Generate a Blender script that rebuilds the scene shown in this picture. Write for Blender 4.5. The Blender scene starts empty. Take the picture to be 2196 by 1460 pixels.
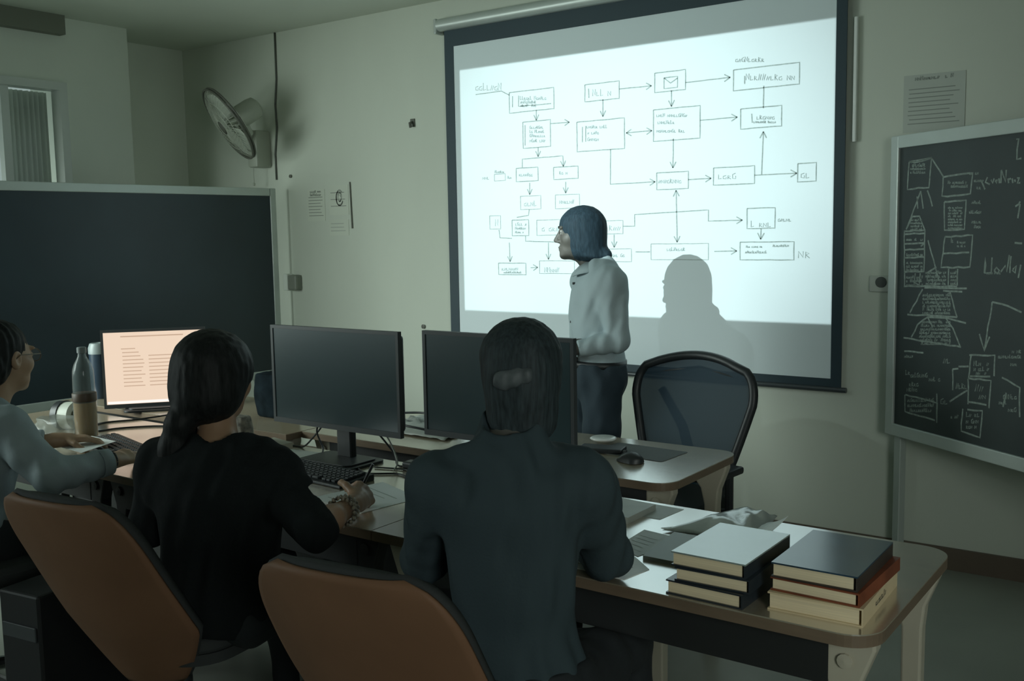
import bpy, bmesh, math, random
import numpy as np
from mathutils import Vector, Matrix

# ------------------------------------------------------------------ camera, world, lights, exposure
scene = bpy.context.scene
COL = scene.collection
F_PX, YAW, PITCH, ROLL, CAM_H = 2150.0, 36.0, 6.1, 1.0, 1.55


def make_camera():
    y, p, r = math.radians(YAW), math.radians(PITCH), math.radians(ROLL)
    fw = Vector((-math.sin(y) * math.cos(p), math.cos(y) * math.cos(p), -math.sin(p)))
    rt = Vector((math.cos(y), math.sin(y), 0))
    up = rt.cross(fw)
    R = rt * math.cos(r) - up * math.sin(r)
    U = up * math.cos(r) + rt * math.sin(r)
    cd = bpy.data.cameras.new('camera')
    cd.sensor_fit = 'HORIZONTAL'
    cd.sensor_width = 36.0
    cd.lens = 36.0 * F_PX / 2196.0
    cd.clip_start = 0.05
    co = bpy.data.objects.new('camera', cd)
    COL.objects.link(co)
    m = Matrix((R, U, -fw)).transposed().to_4x4()
    m.translation = (0, 0, CAM_H)
    co.matrix_world = m
    scene.camera = co


make_camera()
scene.view_settings.view_transform = 'Standard'
scene.view_settings.look = 'None'
scene.view_settings.exposure = 0.0
scene.view_settings.gamma = 1.0
scene.view_settings.use_curve_mapping = False
scene.cycles.use_denoising = True
scene.cycles.max_bounces = 10
scene.cycles.diffuse_bounces = 6
scene.cycles.glossy_bounces = 5
scene.cycles.transmission_bounces = 8
scene.cycles.transparent_max_bounces = 12
scene.cycles.sample_clamp_indirect = 3.0
scene.cycles.caustics_reflective = False
scene.cycles.caustics_refractive = False

world = bpy.data.worlds.new('world')
scene.world = world
world.use_nodes = True
world.node_tree.nodes['Background'].inputs[0].default_value = (0.62, 0.78, 0.74, 1)
world.node_tree.nodes['Background'].inputs[1].default_value = 0.55      # overcast evening sky seen through the windows

# projector: a narrow, sharp source high above the desks whose beam is the picture's rectangle
PROJ = Vector((-2.60, 1.10, 2.42))
PROJ_POWER = 490.0
SPILL = 0.055
SCR_Y = 4.69
PICT = (-3.755, -1.545, 1.095, 2.505)        # x0, x1, z0, z1 of the lit picture on the screen


def projector_light():
    ld = bpy.data.lights.new('projector_beam', 'SPOT')
    ld.energy = PROJ_POWER
    ld.color = (0.83, 1.0, 0.99)
    ld.shadow_soft_size = 0.006
    ld.spot_size = math.radians(72)
    ld.spot_blend = 1.0
    ob = bpy.data.objects.new('projector_beam', ld)
    COL.objects.link(ob)
    ob.location = PROJ
    x0, x1, z0, z1 = PICT
    tgt = Vector(((x0 + x1) / 2, SCR_Y, (z0 + z1) / 2))
    ob.rotation_euler = (Vector((-2.80, SCR_Y, 1.58)) - PROJ).to_track_quat('-Z', 'Y').to_euler()
    ld.use_nodes = True
    nt = ld.node_tree
    em = nt.nodes['Emission']
    geo = nt.nodes.new('ShaderNodeNewGeometry')
    c = [Vector((x0, SCR_Y, z0)), Vector((x1, SCR_Y, z0)), Vector((x1, SCR_Y, z1)), Vector((x0, SCR_Y, z1))]
    last = None
    for i in range(4):
        n = (c[i] - PROJ).cross(c[(i + 1) % 4] - PROJ).normalized()
        if n.dot(tgt - PROJ) < 0:
            n = -n

        dp = nt.nodes.new('ShaderNodeVectorMath')
        dp.operation = 'DOT_PRODUCT'
        dp.inputs[1].default_value = n
        nt.links.new(geo.outputs['Incoming'], dp.inputs[0])
        mr = nt.nodes.new('ShaderNodeMapRange')
        mr.inputs[1].default_value = 0.0
        mr.inputs[2].default_value = 0.0012
        mr.clamp = True
        nt.links.new(dp.outputs['Value'], mr.inputs[0])
        if last is None:
            last = mr.outputs[0]
        else:
            mu = nt.nodes.new('ShaderNodeMath')
            mu.operation = 'MULTIPLY'
            nt.links.new(last, mu.inputs[0])
            nt.links.new(mr.outputs[0], mu.inputs[1])
            last = mu.outputs[0]
    sp = nt.nodes.new('ShaderNodeMath')                # a little stray light leaks round the picture
    sp.operation = 'ADD'
    sp.inputs[1].default_value = SPILL
    nt.links.new(last, sp.inputs[0])
    nt.links.new(sp.outputs[0], em.inputs['Strength'])


projector_light()


def window_light(name, loc, aim, sx, sy, power, col, spread=180):
    ld = bpy.data.lights.new(name, 'AREA')
    ld.shape = 'RECTANGLE'
    ld.size, ld.size_y = sx, sy
    ld.energy = power
    ld.color = col
    ld.spread = math.radians(spread)
    ob = bpy.data.objects.new(name, ld)
    COL.objects.link(ob)
    ob.location = loc
    ob.rotation_euler = (Vector(aim) - Vector(loc)).to_track_quat('-Z', 'Z').to_euler()


# dull daylight entering by the left-hand windows, then an added fill light at right
window_light('window_daylight', (-5.90, 1.05, 1.50), (-4.0, 4.7, 0.25), 2.3, 1.3, 46.0, (0.86, 1.0, 0.94), 95)
window_light('window_daylight_rear', (-5.93, -1.2, 1.75), (-1.6, 1.4, 0.5), 0.9, 1.3, 9.5, (0.84, 1.0, 0.97), 80)
window_light('window_daylight_right', (2.13, -0.6, 1.75), (-0.6, 2.2, 0.8), 1.2, 1.2, 9.0, (0.92, 1.0, 0.94), 75)  # added fill to brighten the books, no window known on this side

# ------------------------------------------------------------------ helpers
_m = {}


def mat(name, col, rough=0.6, spec=0.5, metal=0.0, var=0.0, vscale=6.0, bump=0.0, bscale=60.0, stretch=None, coat=0.0, ior=None, sheen=0.0):
    if name in _m:
        return _m[name]
    m = bpy.data.materials.new(name)
    m.use_nodes = True
    nt = m.node_tree
    b = nt.nodes['Principled BSDF']
    b.inputs['Base Color'].default_value = (*col, 1)
    b.inputs['Roughness'].default_value = rough
    b.inputs['Metallic'].default_value = metal
    b.inputs['Specular IOR Level'].default_value = spec
    if ior:
        b.inputs['IOR'].default_value = ior
    if coat:
        b.inputs['Coat Weight'].default_value = coat
        b.inputs['Coat Roughness'].default_value = 0.12
    if sheen:
        b.inputs['Sheen Weight'].default_value = sheen
    if var or bump:
        tc = nt.nodes.new('ShaderNodeTexCoord')
        mp = nt.nodes.new('ShaderNodeMapping')
        if stretch:
            mp.inputs['Scale'].default_value = stretch
        nt.links.new(tc.outputs['Object'], mp.inputs[0])
    if var:
        n = nt.nodes.new('ShaderNodeTexNoise')
        n.inputs['Scale'].default_value = vscale
        n.inputs['Detail'].default_value = 5
        nt.links.new(mp.outputs[0], n.inputs['Vector'])
        mr = nt.nodes.new('ShaderNodeMapRange')
        mr.inputs[1].default_value, mr.inputs[2].default_value = 0.25, 0.75
        mr.inputs[3].default_value, mr.inputs[4].default_value = 1 - var, 1 + var
        nt.links.new(n.outputs[0], mr.inputs[0])
        mx = nt.nodes.new('ShaderNodeVectorMath')
        mx.operation = 'SCALE'
        mx.inputs[0].default_value = col
        nt.links.new(mr.outputs[0], mx.inputs['Scale'])
        nt.links.new(mx.outputs[0], b.inputs['Base Color'])
    if bump:
        n2 = nt.nodes.new('ShaderNodeTexNoise')
        n2.inputs['Scale'].default_value = bscale
        n2.inputs['Detail'].default_value = 3
        nt.links.new(mp.outputs[0], n2.inputs['Vector'])
        bp = nt.nodes.new('ShaderNodeBump')
        bp.inputs['Strength'].default_value = bump
        bp.inputs['Distance'].default_value = 0.01
        nt.links.new(n2.outputs[0], bp.inputs['Height'])
        nt.links.new(bp.outputs[0], b.inputs['Normal'])
    _m[name] = m
    return m


def emit(name, col, strength):
    if name in _m:
        return _m[name]
    m = bpy.data.materials.new(name)
    m.use_nodes = True
    b = m.node_tree.nodes['Principled BSDF']
    b.inputs['Base Color'].default_value = (0.02, 0.02, 0.02, 1)
    b.inputs['Emission Color'].default_value = (*col, 1)
    b.inputs['Emission Strength'].default_value = strength
    b.inputs['Roughness'].default_value = 0.4
    _m[name] = m
    return m


def glass(name, col, rough=0.05, ior=1.45):
    m = mat(name, col, rough=rough)
    b = m.node_tree.nodes['Principled BSDF']
    b.inputs['Transmission Weight'].default_value = 1.0
    b.inputs['IOR'].default_value = ior
    return m


def see_through(name, col, alpha, rough=0.7):
    m = mat(name, col, rough=rough)
    m.node_tree.nodes['Principled BSDF'].inputs['Alpha'].default_value = alpha
    return m


class MB:
    """collects shapes, builds ONE mesh object"""

    def __init__(s):
        s.v, s.f = [], []

    def add(s, vs, fs):
        b = len(s.v)
        s.v.extend([tuple(v) for v in vs])
        s.f.extend([tuple(i + b for i in f) for f in fs])
        return s

    def box(s, c, d, rot=None, bev=0.0):
        bm = bmesh.new()
        bmesh.ops.create_cube(bm, size=1.0)
        for v in bm.verts:
            v.co = Vector((v.co.x * d[0], v.co.y * d[1], v.co.z * d[2]))
        if bev > 0:
            bmesh.ops.bevel(bm, geom=list(bm.edges), offset=bev, segments=2, affect='EDGES', profile=0.5)
        M = Matrix.Rotation(rot, 3, 'Z') if isinstance(rot, (int, float)) else rot
        vs = []
        for v in bm.verts:
            p = M @ v.co if M is not None else v.co
            vs.append((p.x + c[0], p.y + c[1], p.z + c[2]))
        bm.verts.index_update()
        fs = [tuple(v.index for v in f.verts) for f in bm.faces]
        bm.free()
        return s.add(vs, fs)

    def tube(s, pts, r, seg=10, cap=True):
        pts = [Vector(p) for p in pts]
        n = len(pts)
        rs = r if isinstance(r, (list, tuple)) else [r] * n
        vs, fs = [], []
        prev = None
        for i, p in enumerate(pts):
            t = (pts[min(i + 1, n - 1)] - pts[max(i - 1, 0)]).normalized()
            if prev is None:
                a = Vector((0, 0, 1)) if abs(t.z) < 0.9 else Vector((1, 0, 0))
                x = t.cross(a).normalized()
            else:
                x = (prev - t * prev.dot(t)).normalized()
            prev = x
            y = t.cross(x)
            for k in range(seg):
                a = 2 * math.pi * k / seg
                vs.append(p + x * math.cos(a) * rs[i] + y * math.sin(a) * rs[i])
        for i in range(n - 1):
            for k in range(seg):
                k2 = (k + 1) % seg
                fs.append((i * seg + k, i * seg + k2, (i + 1) * seg + k2, (i + 1) * seg + k))
        if cap:
            fs.append(tuple(range(seg))[::-1])
            fs.append(tuple((n - 1) * seg + k for k in range(seg)))
        return s.add(vs, fs)

    def lathe(s, prof, seg=24, c=(0, 0, 0), axis=None):
        vs, fs = [], []
        M = Vector((0, 0, 1)).rotation_difference(Vector(axis)).to_matrix() if axis is not None else None
        for r, z in prof:
            for k in range(seg):
                a = 2 * math.pi * k / seg
                p = Vector((r * math.cos(a), r * math.sin(a), z))
                if M is not None:
                    p = M @ p
                vs.append((p.x + c[0], p.y + c[1], p.z + c[2]))
        n = len(prof)
        for i in range(n - 1):
            for k in range(seg):
                k2 = (k + 1) % seg
                fs.append((i * seg + k, i * seg + k2, (i + 1) * seg + k2, (i + 1) * seg + k))
        if prof[0][0] > 1e-5:
            fs.append(tuple(range(seg))[::-1])
        if prof[-1][0] > 1e-5:
            fs.append(tuple((n - 1) * seg + k for k in range(seg)))
        return s.add(vs, fs)

    def prism(s, poly, z0, z1, M=None, inset=0.0):
        """poly in xy extruded from z0 to z1; M maps local to thing space"""
        n = len(poly)
        vs = [(x, y, z0) for x, y in poly] + [(x, y, z1) for x, y in poly]
        fs = [tuple(range(n))[::-1], tuple(range(n, 2 * n))]
        fs += [(i, (i + 1) % n, n + (i + 1) % n, n + i) for i in range(n)]
        if M is not None:
            vs = [tuple(M @ Vector(v)) for v in vs]
        return s.add(vs, fs)

    def quadstrip(s, rows):
        n = len(rows[0])
        vs = [p for r in rows for p in r]
        fs = [(i * n + k, i * n + k + 1, (i + 1) * n + k + 1, (i + 1) * n + k) for i in range(len(rows) - 1) for k in range(n - 1)]
        return s.add(vs, fs)

    def build(s, name, m, parent=None, loc=None, smooth=False, rotz=0.0, solid=0.0, soloff=0.0, sub=0, bevel=0.0):
        me = bpy.data.meshes.new(name)
        me.from_pydata(s.v, [], s.f)
        me.validate()
        me.materials.append(m)
        ob = bpy.data.objects.new(name, me)
        COL.objects.link(ob)
        bm = bmesh.new()
        bm.from_mesh(me)
        bmesh.ops.recalc_face_normals(bm, faces=bm.faces)
        bm.to_mesh(me)
        bm.free()
        if smooth == 'auto':
            bm = bmesh.new()
            bm.from_mesh(me)
            for f in bm.faces:
                f.smooth = True
            for e in bm.edges:
                if len(e.link_faces) == 2 and e.calc_face_angle() > math.radians(35):
                    e.smooth = False
            bm.to_mesh(me)
            bm.free()
        elif smooth:
            me.polygons.foreach_set('use_smooth', [True] * len(me.polygons))
        if solid:
            md = ob.modifiers.new('thickness', 'SOLIDIFY')
            md.thickness = solid
            md.offset = soloff
        if sub:
            md = ob.modifiers.new('smooth', 'SUBSURF')
            md.levels = md.render_levels = sub
        if bevel:
            md = ob.modifiers.new('bevel', 'BEVEL')
            md.width = bevel
            md.segments = 2
            md.limit_method = 'ANGLE'
        if parent is not None:
            ob.parent = parent
        if loc is not None:
            ob.location = loc
        if rotz:
            ob.rotation_euler = (0, 0, rotz)
        return ob


def tag(o, label=None, cat=None, group=None, kind=None):
    if label:
        o['label'] = label
    if cat:
        o['category'] = cat
    if group:
        o['group'] = group
    if kind:
        o['kind'] = kind
    return o


def thing(name, label, cat, loc=(0, 0, 0), rotz=0.0, group=None):
    o = bpy.data.objects.new(name, None)
    COL.objects.link(o)
    o.empty_display_size = 0.1
    o.location = loc
    o.rotation_euler = (0, 0, rotz)
    return tag(o, label, cat, group)


def copy_tree(o, parent=None):
    c = o.copy()
    COL.objects.link(c)
    c.parent = parent
    for ch in list(o.children):
        copy_tree(ch, c)
    return c


def struct(ob):
    ob['kind'] = 'structure'
    return ob


def rrect(w, h, r, seg=6, corners=(1, 1, 1, 1), cx=0, cy=0):
    """rounded rectangle polygon, corners: (-,-) (+,-) (+,+) (-,+)"""
    pts = []
    for i, (sx, sy) in enumerate(((-1, -1), (1, -1), (1, 1), (-1, 1))):
        if not corners[i]:
            pts.append((cx + sx * w / 2, cy + sy * h / 2))
            continue
        a0 = math.pi + i * math.pi / 2
        for k in range(seg + 1):
            a = a0 + k * math.pi / 2 / seg
            pts.append((cx + sx * (w / 2 - r) + r * math.cos(a), cy + sy * (h / 2 - r) + r * math.sin(a)))
    return pts


XZ = Matrix(((1, 0, 0), (0, 0, -1), (0, 1, 0)))     # polygon drawn in x,z; extruded along -y
YZ = Matrix(((0, 0, 1), (1, 0, 0), (0, 1, 0)))      # polygon drawn in y,z; extruded along x

# ---- strokes of the flowchart and the chalk drawing, in metres on their own boards
DIAGRAM_BOXES= [(-3.397, 2.341, -3.095, 2.227, 0.0042), (-3.306, 2.17, -3.12, 2.024, 0.0042), (-2.895, 2.335, -2.684, 2.245, 0.0042), (-2.475, 2.352, -2.302, 2.254, 0.0042), (-2.422, 2.323, -2.346, 2.269, 0.0042), (-2.045, 2.322, -1.716, 2.223, 0.0042), (-2.948, 2.142, -2.654, 1.984, 0.0042), (-2.483, 2.168, -2.222, 2.008, 0.0042), (-2.007, 2.132, -1.8, 2.036, 0.0042), (-3.357, 1.916, -3.207, 1.841, 0.0042), (-3.103, 1.908, -2.943, 1.842, 0.0042), (-2.465, 1.847, -2.286, 1.761, 0.0042), (-2.148, 1.856, -1.933, 1.771, 0.0042), (-1.718, 1.854, -1.629, 1.769, 0.0042), (-3.331, 1.758, -3.191, 1.683, 0.0028), (-3.093, 1.757, -2.936, 1.681, 0.0028), (-3.553, 1.653, -3.474, 1.576, 0.0028), (-3.393, 1.625, -3.277, 1.536, 0.0042), (-3.221, 1.621, -3.065, 1.536, 0.0028), (-2.856, 1.608, -2.666, 1.538, 0.0028), (-1.97, 1.651, -1.827, 1.553, 0.0042), (-2.499, 1.482, -2.174, 1.4, 0.0028), (-2.005, 1.487, -1.732, 1.4, 0.0042), (-3.495, 1.379, -3.301, 1.313, 0.0042), (-3.206, 1.393, -2.973, 1.322, 0.0028), (-2.799, 1.457, -2.616, 1.389, 0.0028), (-3.513, 1.89, -3.434, 1.852, 0.0028)]
DIAGRAM_LINES= [([(-2.683, 2.293), (-2.494, 2.291)], 1), ([(-2.302, 2.288), (-2.062, 2.289)], 1), ([(-2.783, 2.249), (-2.784, 2.159)], 1), ([(-2.38, 2.256), (-2.38, 2.177)], 1), ([(-2.222, 2.095), (-2.024, 2.095)], 1), ([(-2.643, 2.063), (-2.492, 2.064)], 3), ([(-3.213, 2.229), (-3.214, 2.173)], 1), ([(-3.118, 2.148), (-2.996, 2.146)], 1), ([(-1.89, 2.232), (-1.891, 2.126)], 0), ([(-2.369, 2.016), (-2.372, 1.868)], 1), ([(-2.739, 1.985), (-2.741, 1.801), (-2.474, 1.802)], 1), ([(-2.286, 1.805), (-2.161, 1.806)], 1), ([(-1.933, 1.81), (-1.722, 1.81)], 1), ([(-1.897, 1.812), (-1.89, 2.016)], 1), ([(-2.354, 1.754), (-2.348, 1.49)], 3), ([(-2.665, 1.577), (-2.595, 1.576), (-2.595, 1.637), (-2.175, 1.65), (-2.175, 1.594), (-1.994, 1.595)], 1), ([(-1.897, 1.552), (-1.899, 1.5)], 1), ([(-2.142, 1.442), (-2.022, 1.444)], 1), ([(-2.59, 1.441), (-2.505, 1.441)], 0), ([(-3.204, 2.024), (-3.205, 1.973)], 1), ([(-3.315, 1.919), (-3.314, 1.966), (-3.041, 1.968), (-3.038, 1.91)], 1), ([(-3.265, 1.831), (-3.266, 1.766)], 1), ([(-3.024, 1.826), (-3.025, 1.765)], 1), ([(-3.415, 1.497), (-3.411, 1.388)], 1), ([(-3.144, 1.495), (-3.145, 1.401)], 1), ([(-3.3, 1.533), (-3.3, 1.504), (-3.05, 1.497)], 0), ([(-2.72, 1.534), (-2.72, 1.466)], 1), ([(-3.487, 1.571), (-3.481, 1.525), (-3.395, 1.521)], 0), ([(-3.267, 1.354), (-3.219, 1.356)], 1), ([(-3.637, 2.353), (-3.452, 2.356), (-3.397, 2.328)], 0), ([(-3.271, 1.683), (-3.278, 1.649), (-3.359, 1.64)], 0), ([(-2.422, 2.323), (-2.385, 2.294), (-2.346, 2.315)], 0), ([(-3.374, 2.32), (-3.376, 2.258)], 0), ([(-3.332, 2.319), (-3.334, 2.26), (-3.113, 2.256)], 0), ([(-2.872, 2.313), (-2.87, 2.264)], 0), ([(-2.913, 2.115), (-2.914, 2.033)], 0), ([(-2.892, 2.118), (-2.893, 2.034)], 0), ([(-1.987, 2.288), (-1.987, 2.25)], 0), ([(-1.95, 2.105), (-1.947, 2.062)], 0), ([(-3.291, 2.153), (-3.293, 2.04)], 0)]
DIAGRAM_TEXT= [(-3.637, 2.376, -3.446, 2.358, 0.043), (-2.036, 2.359, -1.886, 2.343, 0.025), (-1.813, 1.584, -1.744, 1.583, 0.02), (-3.323, 2.295, -3.143, 2.279, 0.021), (-3.32, 2.274, -3.212, 2.265, 0.018), (-3.321, 2.256, -3.213, 2.247, 0.016), (-3.259, 2.13, -3.165, 2.124, 0.018), (-3.26, 2.107, -3.159, 2.1, 0.018), (-3.26, 2.084, -3.153, 2.077, 0.018), (-3.261, 2.056, -3.154, 2.049, 0.021), (-2.87, 2.274, -2.729, 2.261, 0.036), (-1.98, 2.267, -1.734, 2.242, 0.031), (-2.886, 2.105, -2.756, 2.096, 0.018), (-2.881, 2.073, -2.808, 2.068, 0.017), (-2.881, 2.038, -2.808, 2.033, 0.02), (-2.465, 2.131, -2.291, 2.117, 0.019), (-2.459, 2.095, -2.361, 2.088, 0.019), (-2.465, 2.053, -2.302, 2.041, 0.019), (-1.94, 2.077, -1.832, 2.069, 0.023), (-1.94, 2.06, -1.827, 2.051, 0.013), (-3.338, 1.871, -3.242, 1.866, 0.021), (-3.079, 1.869, -3.009, 1.865, 0.02), (-2.455, 1.794, -2.322, 1.788, 0.026), (-2.123, 1.8, -2.024, 1.796, 0.032), (-1.703, 1.786, -1.656, 1.783, 0.037), (-3.306, 1.702, -3.216, 1.699, 0.031), (-3.066, 1.708, -2.968, 1.705, 0.025), (-3.537, 1.593, -3.487, 1.592, 0.04), (-3.37, 1.593, -3.289, 1.591, 0.021), (-3.371, 1.571, -3.296, 1.57, 0.016), (-3.371, 1.55, -3.303, 1.549, 0.013), (-3.187, 1.558, -3.068, 1.556, 0.036), (-2.751, 1.556, -2.677, 1.555, 0.03), (-1.95, 1.56, -1.843, 1.558, 0.031), (-2.407, 1.445, -2.301, 1.445, 0.02), (-1.973, 1.46, -1.889, 1.459, 0.011), (-1.978, 1.432, -1.865, 1.432, 0.014), (-1.837, 1.463, -1.756, 1.463, 0.012), (-3.472, 1.336, -3.353, 1.337, 0.024), (-3.466, 1.32, -3.333, 1.321, 0.013), (-3.172, 1.328, -3.071, 1.329, 0.029), (-2.747, 1.414, -2.655, 1.414, 0.02), (-3.599, 1.864, -3.548, 1.862, 0.022), (-3.42, 1.861, -3.368, 1.859, 0.016), (-1.709, 1.409, -1.646, 1.409, 0.051), (-3.51, 1.897, -3.44, 1.894, 0.016)]
CHALK_LINES= [[(0.129, 1.827), (0.269, 1.835), (0.259, 1.712), (0.122, 1.711), (0.129, 1.827)], [(0.129, 1.827), (0.18, 1.824), (0.269, 1.835), (0.341, 1.753)], [(0.341, 1.75), (0.508, 1.757), (0.499, 1.674), (0.337, 1.671), (0.341, 1.75)], [(0.207, 1.699), (0.12, 1.537)], [(0.207, 1.699), (0.225, 1.624)], [(0.248, 1.7), (0.281, 1.632)], [(0.185, 1.677), (0.191, 1.625)], [(0.12, 1.537), (0.161, 1.594), (0.204, 1.591), (0.24, 1.531)], [(0.109, 1.532), (0.118, 1.288)], [(0.24, 1.531), (0.239, 1.355)], [(0.109, 1.529), (0.236, 1.533)], [(0.109, 1.516), (0.237, 1.52)], [(0.111, 1.474), (0.238, 1.478)], [(0.112, 1.447), (0.239, 1.453)], [(0.113, 1.413), (0.241, 1.419)], [(0.238, 1.477), (0.216, 1.464)], [(0.352, 1.648), (0.476, 1.651), (0.471, 1.534), (0.357, 1.533), (0.352, 1.648)], [(0.362, 1.505), (0.519, 1.51), (0.508, 1.383), (0.342, 1.376), (0.362, 1.505)], [(0.357, 1.435), (0.502, 1.442)], [(0.26, 1.49), (0.333, 1.323)], [(0.258, 1.351), (0.316, 1.378)], [(0.115, 1.351), (0.243, 1.358)], [(0.114, 1.288), (0.44, 1.302)], [(0.186, 1.348), (0.18, 1.306), (0.211, 1.3), (0.217, 1.349)], [(0.388, 1.373), (0.388, 1.302)], [(0.44, 1.374), (0.44, 1.305)], [(0.246, 1.288), (0.495, 1.297)], [(0.158, 1.174), (0.235, 1.281)], [(0.359, 1.281), (0.47, 1.282)], [(0.141, 1.166), (0.445, 1.176)], [(0.4, 1.278), (0.445, 1.176)], [(0.17, 1.068), (0.209, 1.127), (0.271, 1.165), (0.379, 1.168), (0.425, 1.127), (0.468, 1.057)], [(0.12, 1.061), (0.472, 1.056)], [(0.271, 1.163), (0.304, 1.122)], [(0.379, 1.17), (0.496, 1.156)], [(0.127, 1.002), (0.25, 1.008)], [(0.142, 0.81), (0.344, 0.804), (0.344, 0.719)], [(0.138, 0.809), (0.141, 0.732), (0.332, 0.728)], [(0.339, 0.844), (0.344, 0.719)], [(0.52, 1.028), (0.656, 1.042), (0.656, 0.96)], [(0.53, 1.029), (0.52, 0.932)], [(0.527, 0.943), (0.636, 0.956)], [(0.52, 0.934), (0.64, 0.939), (0.635, 0.829)], [(0.517, 0.931), (0.521, 0.827)], [(0.521, 0.837), (0.621, 0.84)], [(0.493, 0.804), (0.486, 0.709), (0.593, 0.703), (0.602, 0.814), (0.518, 0.805)], [(0.633, 1.25), (0.6, 1.055)], [(0.571, 1.119), (0.6, 1.055), (0.626, 1.113)], [(0.633, 1.25), (0.683, 1.247), (0.782, 1.22)], [(0.461, 0.974), (0.518, 0.982)], [(0.428, 0.959), (0.432, 0.872)], [(0.416, 0.821), (0.515, 0.884)], [(0.696, 0.96), (0.786, 0.933), (0.792, 0.82)], [(0.721, 0.904), (0.707, 0.846)], [(0.428, 0.959), (0.461, 0.966)], [(0.587, 1.361), (0.591, 1.424), (0.591, 1.362), (0.622, 1.365), (0.625, 1.424)], [(0.638, 1.373), (0.65, 1.385), (0.666, 1.373), (0.654, 1.361), (0.638, 1.373)], [(0.672, 1.369), (0.695, 1.393), (0.703, 1.37), (0.712, 1.435)], [(0.721, 1.431), (0.718, 1.366)], [(0.732, 1.38), (0.747, 1.394), (0.742, 1.366), (0.729, 1.378)], [(0.77, 1.399), (0.76, 1.349)], [(0.727, 1.868), (0.736, 1.871), (0.731, 1.795), (0.754, 1.796)], [(0.733, 1.618), (0.75, 1.627), (0.756, 1.636)], [(0.756, 1.627), (0.747, 1.573)], [(0.736, 1.481), (0.773, 1.479)], [(0.555, 1.724), (0.576, 1.689)], [(0.587, 1.736), (0.575, 1.718), (0.601, 1.707)], [(0.606, 1.725), (0.616, 1.711), (0.622, 1.729)], [(0.628, 1.72), (0.637, 1.724), (0.635, 1.71), (0.628, 1.72)], [(0.646, 1.728), (0.65, 1.709)], [(0.657, 1.759), (0.657, 1.709)], [(0.657, 1.759), (0.681, 1.712), (0.682, 1.758)], [(0.692, 1.725), (0.696, 1.707)], [(0.695, 1.72), (0.707, 1.724)], [(0.713, 1.724), (0.717, 1.706)], [(0.725, 1.719), (0.729, 1.71)], [(0.737, 1.723), (0.746, 1.724), (0.738, 1.705), (0.753, 1.706)]]
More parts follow.
